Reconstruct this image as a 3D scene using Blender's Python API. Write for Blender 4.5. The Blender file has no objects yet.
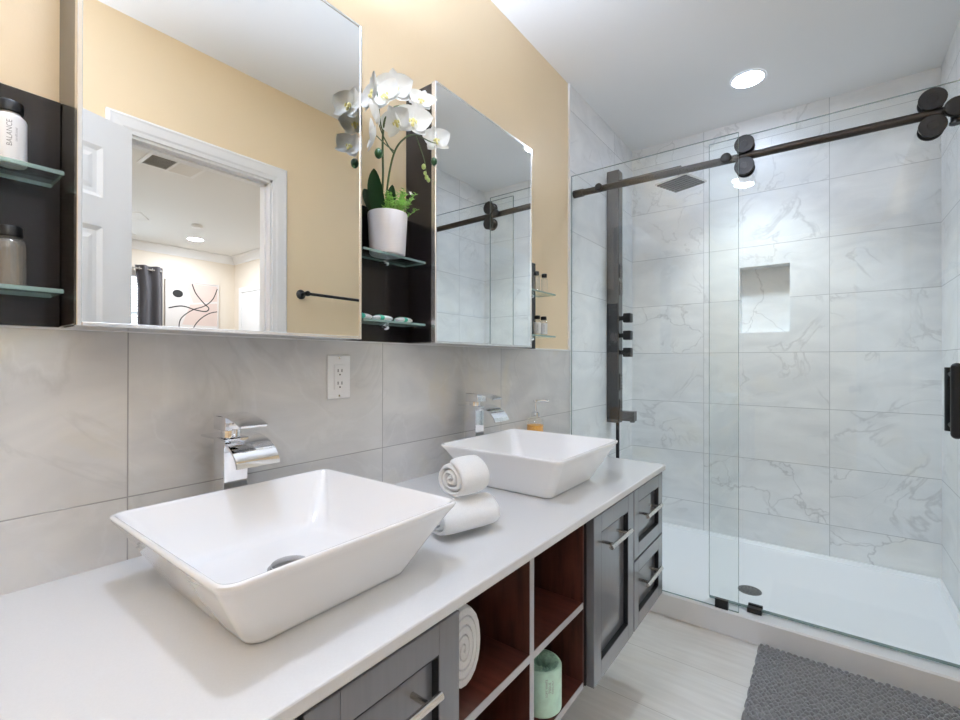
import bpy, bmesh, math, random
from mathutils import Vector, Matrix
random.seed(7)
PI = math.pi
SC = bpy.context.scene
COL = SC.collection

# ------------------------------------------------------------------ camera
CZ = 2.538                                    # ceiling height
cam_d = bpy.data.cameras.new('camera'); cam = bpy.data.objects.new('camera', cam_d); COL.objects.link(cam)
cam_d.sensor_width = 36; cam_d.lens = 456.63*36/960; cam_d.clip_start = .02; cam_d.clip_end = 60
YAW, PIT, ROL = math.radians(37.116), math.radians(.174), math.radians(.0866)
_s, _c = math.sin(YAW), math.cos(YAW)
_d = Vector((-_s, _c, 0)); _r = Vector((_c, _s, 0)); _z = Vector((0, 0, 1))
_D = math.cos(PIT)*_d + math.sin(PIT)*_z; _U = -math.sin(PIT)*_d + math.cos(PIT)*_z
_R = math.cos(ROL)*_r + math.sin(ROL)*_U; _U2 = -math.sin(ROL)*_r + math.cos(ROL)*_U
m = Matrix((_R, _U2, -_D)).transposed().to_4x4(); m.translation = Vector((1.0336, 0, 1.13))
cam.matrix_world = m
SC.camera = cam
# ------------------------------------------------------------------ world, light levels, exposure
w = bpy.data.worlds.new('daylight'); SC.world = w; w.use_nodes = True
bg = w.node_tree.nodes['Background']; bg.inputs[0].default_value = (.72, .85, 1, 1); bg.inputs[1].default_value = 6.0
CAN = 142.0          # radiance of the bathroom ceiling lights
BEDCAN = 285.0
UPL = 340.0         # fill uplighter added behind the camera to brighten the room
BAR = 3500.0        # fill light bar added on top of the nearer mirror cabinet
SHCAN = 60.0
SHSPOT = 54.0       # downward beam of the shower light
XX = 0        # the dimmer shower light
vs = SC.view_settings
SC.display_settings.display_device = 'sRGB'
vs.view_transform = 'Standard'; vs.look = 'None'; vs.gamma = 1; vs.use_curve_mapping = False
vs.exposure = 0.17
SC.cycles.diffuse_bounces = 8; SC.cycles.max_bounces = 16; SC.cycles.transparent_max_bounces = 24
SC.cycles.caustics_reflective = False; SC.cycles.caustics_refractive = False
SC.cycles.sample_clamp_indirect = 6
CANS = [(.727, 2.61), (.52, .235)]

# ================================================================== materials
def newmat(name):
    m = bpy.data.materials.new(name); m.use_nodes = True
    return m, m.node_tree, m.node_tree.nodes['Principled BSDF']
def L(nt, a, b): nt.links.new(a, b)
def pm(name, col, rough=.5, metal=0., coat=0., coat_r=.05, noise=0., nscale=60., bump=0., bscale=200., spec=.5, trans=0., ior=1.45, sheen=0., stretch=None):
    """plain principled surface with a little procedural mottling and bump"""
    m, nt, p = newmat(name)
    p.inputs['Base Color'].default_value = (*col, 1); p.inputs['Roughness'].default_value = rough
    p.inputs['Metallic'].default_value = metal; p.inputs['Coat Weight'].default_value = coat
    p.inputs['Coat Roughness'].default_value = coat_r; p.inputs['Specular IOR Level'].default_value = spec
    p.inputs['Transmission Weight'].default_value = trans; p.inputs['IOR'].default_value = ior
    p.inputs['Sheen Weight'].default_value = sheen
    if noise or bump:
        tc = nt.nodes.new('ShaderNodeTexCoord'); src = tc.outputs['Object']
        if stretch:
            mp = nt.nodes.new('ShaderNodeMapping'); mp.inputs['Scale'].default_value = stretch
            L(nt, src, mp.inputs[0]); src = mp.outputs[0]
    if noise:
        n = nt.nodes.new('ShaderNodeTexNoise'); n.inputs['Scale'].default_value = nscale; n.inputs['Detail'].default_value = 5
        L(nt, src, n.inputs['Vector'])
        r = nt.nodes.new('ShaderNodeValToRGB'); e = r.color_ramp.elements
        e[0].position = .3; e[1].position = .7
        e[0].color = (*[c*(1-noise) for c in col], 1); e[1].color = (*[min(1, c*(1+noise)) for c in col], 1)
        L(nt, n.outputs[0], r.inputs[0]); L(nt, r.outputs[0], p.inputs['Base Color'])
    if bump:
        n2 = nt.nodes.new('ShaderNodeTexNoise'); n2.inputs['Scale'].default_value = bscale; n2.inputs['Detail'].default_value = 3
        L(nt, src, n2.inputs['Vector'])
        b = nt.nodes.new('ShaderNodeBump'); b.inputs['Strength'].default_value = bump; b.inputs['Distance'].default_value = .002
        L(nt, n2.outputs[0], b.inputs['Height']); L(nt, b.outputs[0], p.inputs['Normal'])
    return m
def math_n(nt, op, a, b=None, c=None):
    n = nt.nodes.new('ShaderNodeMath'); n.operation = op
    for i, v in enumerate((a, b, c)):
        if v is None: continue
        if isinstance(v, (int, float)): n.inputs[i].default_value = v
        else: L(nt, v, n.inputs[i])
    return n.outputs[0]
def maprange(nt, v, a, b, c, d):
    n = nt.nodes.new('ShaderNodeMapRange'); n.clamp = True
    L(nt, v, n.inputs[0])
    for i, x in enumerate((a, b, c, d)): n.inputs[i+1].default_value = x
    return n.outputs[0]
def mixc(nt, f, a, b):
    n = nt.nodes.new('ShaderNodeMix'); n.data_type = 'RGBA'
    if isinstance(f, (int, float)): n.inputs[0].default_value = f
    else: L(nt, f, n.inputs[0])
    for i, v in ((6, a), (7, b)):
        if isinstance(v, tuple): n.inputs[i].default_value = (*v, 1)
        else: L(nt, v, n.inputs[i])
    return n.outputs[2]
def tile_mat(name, a, b, u0, v0, W, H, c1, c2, grout, gw=.0011, rough=.33, vein=1., crack_p=.68, warm=.5, streak=False):
    """polished stone-look tiles in a stacked grid: each tile has its own clouds, veins and cracks"""
    m, nt, p = newmat(name)
    geo = nt.nodes.new('ShaderNodeNewGeometry'); sep = nt.nodes.new('ShaderNodeSeparateXYZ'); L(nt, geo.outputs['Position'], sep.inputs[0])
    u = math_n(nt, 'DIVIDE', math_n(nt, 'SUBTRACT', sep.outputs[a], u0), W)
    v = math_n(nt, 'DIVIDE', math_n(nt, 'SUBTRACT', sep.outputs[b], v0), H)
    def edge(t, S):
        f = math_n(nt, 'FRACT', t); g = math_n(nt, 'MINIMUM', f, math_n(nt, 'SUBTRACT', 1., f)); return math_n(nt, 'MULTIPLY', g, S)
    dist = math_n(nt, 'MINIMUM', edge(u, W), edge(v, H))
    gm = maprange(nt, dist, gw*.7, gw*1.4, 1, 0)
    cv = nt.nodes.new('ShaderNodeCombineXYZ'); L(nt, math_n(nt, 'FLOOR', u), cv.inputs[0]); L(nt, math_n(nt, 'FLOOR', v), cv.inputs[1]); cv.inputs[2].default_value = sum(map(ord, name)) % 17
    wn = nt.nodes.new('ShaderNodeTexWhiteNoise'); L(nt, cv.outputs[0], wn.inputs['Vector'])
    off = nt.nodes.new('ShaderNodeVectorMath'); off.operation = 'SCALE'; L(nt, wn.outputs['Color'], off.inputs[0]); off.inputs['Scale'].default_value = 9.
    co = nt.nodes.new('ShaderNodeVectorMath'); co.operation = 'ADD'; L(nt, geo.outputs['Position'], co.inputs[0]); L(nt, off.outputs[0], co.inputs[1])
    base = co.outputs[0]
    def noise(scale, detail=5, dist=0., vec=base, st=None):
        if st:
            mp = nt.nodes.new('ShaderNodeMapping'); mp.inputs['Scale'].default_value = st; L(nt, vec, mp.inputs[0]); vec = mp.outputs[0]
        n = nt.nodes.new('ShaderNodeTexNoise'); n.inputs['Scale'].default_value = scale; n.inputs['Detail'].default_value = detail; n.inputs['Distortion'].default_value = dist
        L(nt, vec, n.inputs['Vector']); return n
    st = [1, 1, 1]; st[b] = 2.2
    cl = noise(3.2, 7, 1.2, st=tuple(st))
    col = mixc(nt, maprange(nt, cl.outputs[0], .34, .66, 0, 1), c1, c2)
    if warm:
        wm = noise(2.6, 4, .6)
        col = mixc(nt, maprange(nt, wm.outputs[0], .56, .72, 0, warm), col, (c2[0]*.98, c2[1]*.92, c2[2]*.78))
    if streak:
        s2 = [6, 6, 6]; s2[a] = .5
        sn = noise(9, 4, .2, st=tuple(s2))
        col = mixc(nt, maprange(nt, sn.outputs[0], .3, .7, 0, .55), col, tuple(x*.86 for x in c1))
    if vein:
        # soft grey and pale veins: the iso-lines of a distorted noise
        vn = noise(2.3, 6, 1.6)
        d = math_n(nt, 'ABSOLUTE', math_n(nt, 'SUBTRACT', vn.outputs[0], .5))
        mk = maprange(nt, noise(3.1, 2).outputs[0], .47, .62, 0, 1)
        col = mixc(nt, math_n(nt, 'MULTIPLY', math_n(nt, 'MULTIPLY', maprange(nt, d, 0, .018, 1, 0), mk), .5*vein), col, tuple(x*.52 for x in c1))
        d2 = math_n(nt, 'ABSOLUTE', math_n(nt, 'SUBTRACT', vn.outputs[0], .535))
        col = mixc(nt, math_n(nt, 'MULTIPLY', maprange(nt, d2, 0, .014, 1, 0), .5*vein), col, (.8, .81, .82))
        # a few tiles carry thin dark branching cracks
        dv = nt.nodes.new('ShaderNodeVectorMath'); dv.operation = 'SCALE'; L(nt, noise(4, 5).outputs['Color'], dv.inputs[0]); dv.inputs['Scale'].default_value = .34
        dv2 = nt.nodes.new('ShaderNodeVectorMath'); dv2.operation = 'ADD'; L(nt, base, dv2.inputs[0]); L(nt, dv.outputs[0], dv2.inputs[1])
        vo = nt.nodes.new('ShaderNodeTexVoronoi'); vo.feature = 'DISTANCE_TO_EDGE'; vo.inputs['Scale'].default_value = 2.6; L(nt, dv2.outputs[0], vo.inputs['Vector'])
        thick = math_n(nt, 'MULTIPLY', noise(6, 3).outputs[0], .02)
        ck = math_n(nt, 'SUBTRACT', 1., math_n(nt, 'MINIMUM', 1., math_n(nt, 'DIVIDE', vo.outputs['Distance'], thick)))
        on = math_n(nt, 'GREATER_THAN', wn.outputs['Value'], crack_p)
        col = mixc(nt, math_n(nt, 'MULTIPLY', math_n(nt, 'MULTIPLY', ck, on), .6*vein), col, tuple(x*.46 for x in c1))
    col = mixc(nt, gm, col, grout)
    L(nt, col, p.inputs['Base Color'])
    L(nt, maprange(nt, gm, 0, 1, rough, .8), p.inputs['Roughness'])
    bp = nt.nodes.new('ShaderNodeBump'); bp.inputs['Strength'].default_value = .35; bp.inputs['Distance'].default_value = .0012
    L(nt, math_n(nt, 'SUBTRACT', 1., gm), bp.inputs['Height']); L(nt, bp.outputs[0], p.inputs['Normal'])
    return m
def pane_mat(name, tint, refl=.05, body=None, bodyf=0.):
    """thin clear glass: tinted see-through plus a mirror reflection that grows at grazing angles"""
    m = bpy.data.materials.new(name); m.use_nodes = True; nt = m.node_tree; nt.nodes.clear()
    out = nt.nodes.new('ShaderNodeOutputMaterial'); tr = nt.nodes.new('ShaderNodeBsdfTransparent'); tr.inputs[0].default_value = (*tint, 1)
    gl = nt.nodes.new('ShaderNodeBsdfGlossy'); gl.inputs['Roughness'].default_value = 0.0; gl.inputs[0].default_value = (1, 1, 1, 1)
    lw = nt.nodes.new('ShaderNodeLayerWeight'); lw.inputs['Blend'].default_value = .5
    f = math_n(nt, 'ADD', math_n(nt, 'MULTIPLY', math_n(nt, 'POWER', lw.outputs['Facing'], 5.), .8), refl)
    mx = nt.nodes.new('ShaderNodeMixShader'); L(nt, f, mx.inputs[0]); 
    a = tr.outputs[0]
    if body:
        df = nt.nodes.new('ShaderNodeBsdfDiffuse'); df.inputs[0].default_value = (*body, 1)
        m2 = nt.nodes.new('ShaderNodeMixShader'); m2.inputs[0].default_value = bodyf; L(nt, a, m2.inputs[1]); L(nt, df.outputs[0], m2.inputs[2]); a = m2.outputs[0]
    L(nt, a, mx.inputs[1]); L(nt, gl.outputs[0], mx.inputs[2]); L(nt, mx.outputs[0], out.inputs[0])
    return m
def emit_mat(name, col, s):
    m = bpy.data.materials.new(name); m.use_nodes = True; nt = m.node_tree; nt.nodes.clear()
    o = nt.nodes.new('ShaderNodeOutputMaterial'); e = nt.nodes.new('ShaderNodeEmission'); e.inputs[0].default_value = (*col, 1); e.inputs[1].default_value = s
    L(nt, e.outputs[0], o.inputs[0]); return m

TW, TH, TZ = .6116, .3063, 1.1835             # tile pitch and the top of the wainscot
M = {}
M['paint'] = pm('beige_wall_paint', (.83, .675, .455), .42, bump=.12, bscale=260, noise=.012, nscale=3)
M['bedpaint'] = pm('pale_bedroom_paint', (.82, .745, .64), .6, bump=.1, bscale=260)
M['ceil'] = pm('white_ceiling_paint', (.80, .80, .785), .7, bump=.12, bscale=220)
M['white'] = pm('white_gloss_trim', (.84, .84, .84), .32, bump=.03, bscale=90)
SH1, SH2, GR = (.73, .745, .755), (.84, .85, .855), (.40, .415, .425)
M['t_left'] = tile_mat('stone_tile_side', 1, 2, .282, TZ, TW, TH, (.575, .57, .57), (.69, .682, .67), (.35, .35, .345), rough=.28, vein=.32, warm=.9, crack_p=.9)
M['t_shl'] = tile_mat('stone_tile_shower_side', 1, 2, .282, TZ, TW, TH, SH1, SH2, GR, vein=.6, warm=.2, crack_p=.8)
M['t_shb'] = tile_mat('stone_tile_shower_back', 0, 2, .4389, TZ, TW, TH, SH1, SH2, GR, vein=.8, warm=.3, crack_p=.74)
M['t_nic'] = tile_mat('stone_niche_lining', 0, 2, .5, 1.10, 2, 2, SH1, SH2, GR, vein=.8, warm=.2, crack_p=.2)
M['floor'] = tile_mat('pale_plank_floor_tile', 0, 1, .2, 1.525, 1.2, .302, (.775, .745, .705), (.85, .83, .80), (.58, .55, .51), gw=.0014, rough=.38, vein=0, warm=.25, streak=True)
M['quartz'] = pm('white_quartz', (.685, .688, .69), .14, noise=.015, nscale=420, coat=.3)
M['ceramic'] = pm('white_glazed_ceramic', (.86, .86, .865), .06, coat=.6, coat_r=.03, noise=.004, nscale=5)
M['pan'] = pm('white_acrylic', (.84, .85, .87), .22, bump=.02, bscale=60)
M['chrome'] = pm('polished_chrome', (.86, .87, .89), .045, metal=1, bump=.01, bscale=20)
M['dchrome'] = pm('dull_drain_chrome', (.36, .36, .37), .12, metal=1, noise=.03, nscale=30)
M['steel'] = pm('brushed_steel', (.70, .68, .64), .26, metal=1, noise=.05, nscale=40, stretch=(1, 30, 30))
M['alu'] = pm('satin_aluminium', (.80, .80, .80), .22, metal=.85, noise=.02, nscale=30)
M['black'] = pm('matt_black_metal', (.012, .012, .013), .34, metal=.3, noise=.1, nscale=90)
M['bronze'] = pm('oil_rubbed_bronze', (.040, .034, .030), .32, metal=.6, noise=.12, nscale=60)
M['front'] = pm('charcoal_lacquered_wood', (.135, .138, .152), .28, coat=1., coat_r=.12, noise=.05, nscale=8, stretch=(1, 14, 1.2))
M['lining'] = pm('black_recess_carcass', (.006, .006, .007), .5, noise=.1)
M['mahog'] = pm('dark_mahogany_wood', (.085, .026, .017), .36, coat=.25, coat_r=.2, noise=.38, nscale=7, stretch=(1.2, 9, 9))
M['mahogv'] = pm('dark_mahogany_upright', (.074, .027, .019), .36, coat=.25, coat_r=.2, noise=.38, nscale=7, stretch=(9, 9, 1.2))
M['band'] = pm('edge_banding_sheen', (.43, .425, .435), .3, coat=.4, noise=.04, nscale=30)  # pale grey stands in for the grazing reflection on the shelf edges
M['espr'] = pm('espresso_laminate', (.010, .0078, .0080), .25, spec=.3, coat=.22, coat_r=.12, noise=.12, nscale=9, stretch=(1, 8, 1))
M['mirror'] = pm('silvered_mirror', (.93, .945, .94), .0, metal=1, noise=.001, nscale=2)
M['pane'] = pane_mat('shower_glass', (.972, .986, .982), .028)
M['pane_edge'] = pane_mat('shower_glass_edge', (.55, .66, .64), .08, (.30, .40, .39), .55)
M['shelf_gl'] = pane_mat('shelf_glass', (.93, .975, .965), .04)
M['shelf_ed'] = pane_mat('shelf_glass_edge', (.62, .84, .80), .10, (.42, .62, .58), .42)
M['bottle_gl'] = pane_mat('bottle_glass', (.975, .975, .96), .07, (.86, .85, .80), .10)
M['plastic_w'] = pm('white_plastic', (.82, .82, .82), .3, noise=.01, nscale=20)
M['cap'] = pm('black_plastic_cap', (.008, .008, .008), .35, spec=.3, noise=.1, nscale=60)
M['ink'] = pm('grey_label_ink', (.30, .30, .30), .6, noise=.1)
M['label'] = pm('white_label_paper', (.80, .80, .79), .5, noise=.02)
M['towel'] = pm('white_terry', (.86, .86, .855), .95, bump=.9, bscale=650, noise=.03, nscale=300, sheen=.3)
M['pot'] = pm('white_matt_pot', (.80, .79, .82), .45, noise=.01, nscale=30)
M['petal'] = pm('white_petal', (.84, .85, .83), .5, noise=.03, nscale=40, trans=.0, sheen=.2)
M['lip'] = pm('yellow_flower_lip', (.82, .75, .33), .5, noise=.2, nscale=150)
M['stem'] = pm('green_stem', (.075, .115, .04), .5, noise=.2, nscale=60)
M['leafd'] = pm('dark_orchid_leaf', (.022, .075, .022), .35, noise=.25, nscale=25)
M['leafl'] = pm('fresh_green_leaf', (.30, .56, .13), .45, noise=.35, nscale=60)
M['budg'] = pm('pale_green_bud', (.42, .55, .20), .5, noise=.2, nscale=50)
M['soapw'] = pm('white_soap_wrap', (.84, .84, .84), .4, noise=.02, nscale=60)
M['soapg'] = pm('green_paper_band', (.05, .46, .33), .4, noise=.05)
M['mint'] = pm('mint_wrapping_paper', (.55, .80, .66), .5, noise=.10, nscale=40)
M['mintd'] = pm('pleated_mint_paper', (.30, .52, .41), .55, noise=.3, nscale=90)
M['amber'] = pm('amber_liquid_soap', (.82, .36, .01), .2, noise=.04, nscale=20)
M['mat'] = pm('grey_chenille', (.23, .232, .238), .95, noise=.25, nscale=130, bump=.6, bscale=500, sheen=.4)
M['dark'] = pm('dark_socket_slot', (.01, .01, .01), .6, noise=.1)
M['drain'] = pm('dark_drain_metal', (.14, .14, .14), .3, metal=.8, noise=.1, nscale=80)
M['curtain'] = pm('dark_grey_curtain', (.20, .19, .205), .8, noise=.08, nscale=300, sheen=.3)
M['blind'] = pm('white_blind', (.78, .80, .83), .6, noise=.02)
M['canvas'] = pm('cream_canvas', (.74, .70, .67), .8, noise=.03, nscale=200)
M['blush'] = pm('blush_paint', (.72, .58, .52), .8, noise=.04, nscale=200)
M['inkblk'] = pm('black_paint', (.03, .03, .03), .7, noise=.1)
M['carpet'] = pm('bedroom_floor', (.66, .62, .57), .8, noise=.1, nscale=20)
M['panelm'] = pm('dark_brushed_panel', (.17, .16, .155), .25, metal=.75, noise=.05, nscale=40, stretch=(20, 20, 1))
M['panelg'] = pm('black_panel_glass', (.022, .022, .026), .10, coat=.6, noise=.05, nscale=30)
M['lens'] = emit_mat('lit_lamp_lens', (.825, .955, 1.225), CAN)
M['upfill'] = emit_mat('fill_uplighter_lens', (.825, .955, 1.225), UPL)
M['barfill'] = emit_mat('fill_bar_diffuser', (.825, .955, 1.225), BAR)
M['lensc'] = emit_mat('lit_shower_lamp_lens', (.825, .955, 1.225), SHCAN)
M['lensb'] = emit_mat('lit_bedroom_lamp_lens', (.90, .955, 1.06), BEDCAN)

# ================================================================== mesh helpers
def BM(): return bmesh.new()
def setmi(bm, before, mi):
    if mi:
        for f in bm.faces:
            if f not in before: f.material_index = mi
def add_box(bm, x0, x1, y0, y1, z0, z1, bev=0., seg=2, mi=0, rot=None, piv=None):
    before = set(bm.faces) if mi else ()
    r = bmesh.ops.create_cube(bm, size=1)
    vs_ = r['verts']
    for v in vs_:
        v.co = Vector(((x0+x1)/2+v.co.x*(x1-x0), (y0+y1)/2+v.co.y*(y1-y0), (z0+z1)/2+v.co.z*(z1-z0)))
    if bev > 0:
        es = list({e for v in vs_ for e in v.link_edges})
        r2 = bmesh.ops.bevel(bm, geom=es, offset=bev, segments=seg, profile=.5, affect='EDGES')
        vs_ = list({v for f in r2['faces'] for v in f.verts} | {v for v in vs_ if v.is_valid})
    if rot:
        bmesh.ops.rotate(bm, verts=vs_, cent=piv or ((x0+x1)/2, (y0+y1)/2, (z0+z1)/2), matrix=rot)
    setmi(bm, before, mi)
    return vs_
def frame_of(d):
    d = Vector(d).normalized(); a = Vector((0, 0, 1)) if abs(d.z) < .9 else Vector((1, 0, 0))
    x = d.cross(a).normalized(); return x, d.cross(x).normalized(), d
def add_tube(bm, pts, r, n=12, caps=True, mi=0):
    pts = [Vector(p) for p in pts]; rs = r if isinstance(r, (list, tuple)) else [r]*len(pts)
    rings = []; px = None
    for i, p in enumerate(pts):
        d = (pts[min(i+1, len(pts)-1)]-pts[max(i-1, 0)])
        x, y, d = frame_of(d)
        if px is not None:
            x = (px - d*px.dot(d)).normalized(); y = d.cross(x)
        px = x
        rings.append([bm.verts.new(p+x*rs[i]*math.cos(2*PI*k/n)+y*rs[i]*math.sin(2*PI*k/n)) for k in range(n)])
    fs = []
    for a, b in zip(rings, rings[1:]):
        for k in range(n): fs.append(bm.faces.new((a[k], a[(k+1) % n], b[(k+1) % n], b[k])))
    if caps: fs += [bm.faces.new(rings[0][::-1]), bm.faces.new(rings[-1])]
    for f in fs: f.material_index = mi
    return rings
def add_lathe(bm, c, prof, n=28, axis=(0, 0, 1), mi=0, close=True):
    """profile of (radius, height) swept round an axis through c"""
    x, y, d = frame_of(axis); c = Vector(c); rings = []
    for r, h in prof:
        if r < 1e-6: rings.append([bm.verts.new(c+d*h)])
        else: rings.append([bm.verts.new(c+d*h+x*r*math.cos(2*PI*k/n)+y*r*math.sin(2*PI*k/n)) for k in range(n)])
    for a, b in zip(rings, rings[1:]):
        for k in range(n):
            k2 = (k+1) % n
            if len(a) == 1 and len(b) == 1: continue
            if len(a) == 1: f = bm.faces.new((a[0], b[k2], b[k]))
            elif len(b) == 1: f = bm.faces.new((a[k], a[k2], b[0]))
            else: f = bm.faces.new((a[k], a[k2], b[k2], b[k]))
            f.material_index = mi
    return rings
def add_strip(bm, prof, y0, y1, t, mi=0):
    """a plate of thickness t following an (x, z) profile, between y0 and y1"""
    n = len(prof); top, bot = [], []
    for i, (x, z) in enumerate(prof):
        a = Vector(prof[min(i+1, n-1)])-Vector(prof[max(i-1, 0)]); nn = Vector((-a.y, a.x)).normalized()
        top.append((x, z)); bot.append((x-nn.x*t, z-nn.y*t))
    loop = top+bot[::-1]
    A = [bm.verts.new((x, y0, z)) for x, z in loop]; B = [bm.verts.new((x, y1, z)) for x, z in loop]
    k = len(loop)
    for i in range(k): bm.faces.new((A[i], A[(i+1) % k], B[(i+1) % k], B[i])).material_index = mi
    for i in range(n-1):
        bm.faces.new((A[i], A[k-1-i], A[k-2-i], A[i+1])).material_index = mi
        bm.faces.new((B[i], B[i+1], B[k-2-i], B[k-1-i])).material_index = mi
def add_sphere(bm, c, r, u=14, v=9, sc=(1, 1, 1), mi=0):
    before = set(bm.faces) if mi else ()
    res = bmesh.ops.create_uvsphere(bm, u_segments=u, v_segments=v, radius=r)
    for q in res['verts']: q.co = Vector((q.co.x*sc[0], q.co.y*sc[1], q.co.z*sc[2]))+Vector(c)
    setmi(bm, before, mi); return res['verts']
def add_sweep(bm, prof, path, mi=0):
    """prof: (a, z) offsets, a along the normal n given with each path point (p, n)"""
    rings = [[bm.verts.new(Vector(p)+Vector(nn)*a+Vector((0, 0, z))) for a, z in prof] for p, nn in path]
    k = len(prof)
    for A, B in zip(rings, rings[1:]):
        for i in range(k): bm.faces.new((A[i], A[(i+1) % k], B[(i+1) % k], B[i])).material_index = mi
    bm.faces.new(rings[0][::-1]); bm.faces.new(rings[-1])
ORIG = {}
def world_origin(o): return ORIG.get(o.name, Vector((0, 0, 0)))
def obj(name, bm, mats, parent=None, smooth=False, base=None):
    if not isinstance(mats, (list, tuple)): mats = [mats]
    bmesh.ops.recalc_face_normals(bm, faces=bm.faces[:])
    me = bpy.data.meshes.new(name)
    if parent is not None: off = world_origin(parent)
    elif base is not None: off = Vector(base)
    else:
        xs = [v.co for v in bm.verts]
        off = Vector((sum(v.x for v in xs)/len(xs), sum(v.y for v in xs)/len(xs), min(v.z for v in xs)))
    bmesh.ops.translate(bm, verts=bm.verts[:], vec=-off)
    bm.to_mesh(me); bm.free()
    for mm in mats: me.materials.append(mm)
    if smooth:
        me.polygons.foreach_set('use_smooth', [True]*len(me.polygons))
        me.set_sharp_from_angle(angle=math.radians(smooth if smooth is not True else 38))
    o = bpy.data.objects.new(name, me); COL.objects.link(o)
    if parent is not None: o.parent = parent
    else: o.location = off
    ORIG[o.name] = off
    return o
def tag(o, label, cat, group=None):
    o['label'] = label; o['category'] = cat
    if group: o['group'] = group
    return o
def thing(name, label, cat, loc, group=None):
    o = bpy.data.objects.new(name, None); COL.objects.link(o); o.location = loc; o.empty_display_size = .05
    ORIG[o.name] = Vector(loc); return tag(o, label, cat, group)
def struct(name, bm, mats, smooth=False, base=(0, 0, 0), **k):
    o = obj(name, bm, mats, None, smooth, base); o['kind'] = 'structure'; return o
def dup(root, dv, label, group=None):
    def cp(o, par):
        c = o.copy(); COL.objects.link(c)
        if par is not None: c.parent = par
        for ch in [q for q in list(bpy.data.objects) if q.parent == o]: cp(ch, c)
        return c
    r = cp(root, None); r.location = root.location+Vector(dv); r['label'] = label
    if group: r['group'] = group
    ORIG[r.name] = world_origin(root)+Vector(dv)
    return r
def text_verts(s, size):
    cu = bpy.data.curves.new('t', 'FONT'); cu.body = s; cu.size = size; cu.align_x = 'CENTER'; cu.align_y = 'CENTER'; cu.resolution_u = 2
    t = bpy.data.objects.new('t', cu); COL.objects.link(t)
    dg = bpy.context.evaluated_depsgraph_get(); dg.update()
    me = bpy.data.meshes.new_from_object(t.evaluated_get(dg))
    V = [v.co.copy() for v in me.vertices]; F = [tuple(p.vertices) for p in me.polygons]
    bpy.data.objects.remove(t); bpy.data.curves.remove(cu); bpy.data.meshes.remove(me)
    return V, F
def add_wrapped_text(bm, s, size, c, r, ang, z, vertical=True, mi=0):
    V, F = text_verts(s, size); vv = []
    for v in V:
        a, h = (-v.y, v.x) if vertical else (v.x, v.y)      # vertical text reads upwards
        th = ang+a/r
        vv.append(bm.verts.new((c[0]+r*math.cos(th), c[1]+r*math.sin(th), z+h)))
    for f in F:
        try: bm.faces.new([vv[i] for i in f]).material_index = mi
        except ValueError: pass

# ================================================================== the room shell
XR, YB, YS = 1.4737, 3.0557, 2.12             # right wall, shower back wall, front of the shower
Y0 = -1.75                                    # wall behind the camera
b = BM(); add_box(b, -.15, XR+.1, Y0, YB+.1, -.1, 0); struct('floor', b, M['floor'])
b = BM(); add_box(b, -.15, XR+.1, Y0-.1, YB+.2, CZ, CZ+.1); struct('ceiling', b, M['ceil'])
b = BM(); add_box(b, -.15, -.006, Y0, YS, TZ, CZ); struct('wall_left', b, M['paint'])
b = BM(); add_box(b, -.15, 0, Y0, YS, 0, TZ, bev=.0015, seg=1); struct('wall_left_tiled', b, M['t_left'])
b = BM(); add_box(b, -.15, 0, YS, YB, 0, CZ); struct('wall_shower_left', b, M['t_shl'])
b = BM(); add_box(b, XR, XR+.1, YS, YB, 0, CZ); struct('wall_shower_right', b, M['t_shl'])
NX0, NX1, NZ0, NZ1, ND = .632, .876, 1.299, 1.680, .09
b = BM()
add_box(b, -.15, NX0, YB, YB+.12, 0, CZ); add_box(b, NX1, XR+.1, YB, YB+.12, 0, CZ)
add_box(b, NX0, NX1, YB, YB+.12, 0, NZ0); add_box(b, NX0, NX1, YB, YB+.12, NZ1, CZ)
struct('wall_shower_back', b, M['t_shb'])
b = BM(); add_box(b, NX0, NX1, YB+ND, YB+.125, NZ0, NZ1); struct('wall_niche_back', b, M['t_nic'])
DY0, DY1, DZ = .616, 1.224, 2.055             # doorway in the right wall
b = BM(); add_box(b, XR, XR+.1, Y0, DY0, 0, CZ); add_box(b, XR, XR+.1, DY1, YS, 0, CZ); add_box(b, XR, XR+.1, DY0, DY1, DZ, CZ)
struct('wall_right', b, M['paint'])
b = BM(); add_box(b, -.15, XR+.1, Y0-.1, Y0, 0, CZ); struct('wall_rear', b, M['paint'])
b = BM(); add_box(b, -.008, .004, YS-.013, YS, TZ, CZ, bev=.002); struct('trim_1', b, M['white'])      # tile edge strip beside the shower
b = BM(); add_box(b, -.006, .002, Y0, YS-.013, TZ-.001, TZ+.006, bev=.001); struct('trim_2', b, M['white'])
# door casing on both sides of the opening and the jambs
def casing(b, xw, sx):
    prof = [(0, 0), (.010, 0), (.012, .016), (.016, .024), (.018, .057), (.020, .064), (.012, .075), (0, .075)]
    def leg(y_in, dy):
        A = [b.verts.new((xw+sx*t, y_in+dy*s, 0)) for t, s in prof]; B = [b.verts.new((xw+sx*t, y_in+dy*s, DZ+s)) for t, s in prof]
        k = len(prof)
        for i in range(k): b.faces.new((A[i], A[(i+1) % k], B[(i+1) % k], B[i]))
        b.faces.new(A); return B
    P, Q = leg(DY0, -1), leg(DY1, 1); k = len(prof)
    for i in range(k): b.faces.new((P[i], P[(i+1) % k], Q[(i+1) % k], Q[i]))
b = BM(); casing(b, XR, -1); casing(b, XR+.1, 1); struct('trim_3', b, M['white'])
b = BM(); add_box(b, XR, XR+.1, DY0-.001, DY0+.012, 0, DZ); add_box(b, XR, XR+.1, DY1-.012, DY1+.001, 0, DZ); add_box(b, XR, XR+.1, DY0, DY1, DZ-.012, DZ+.001)
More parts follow.
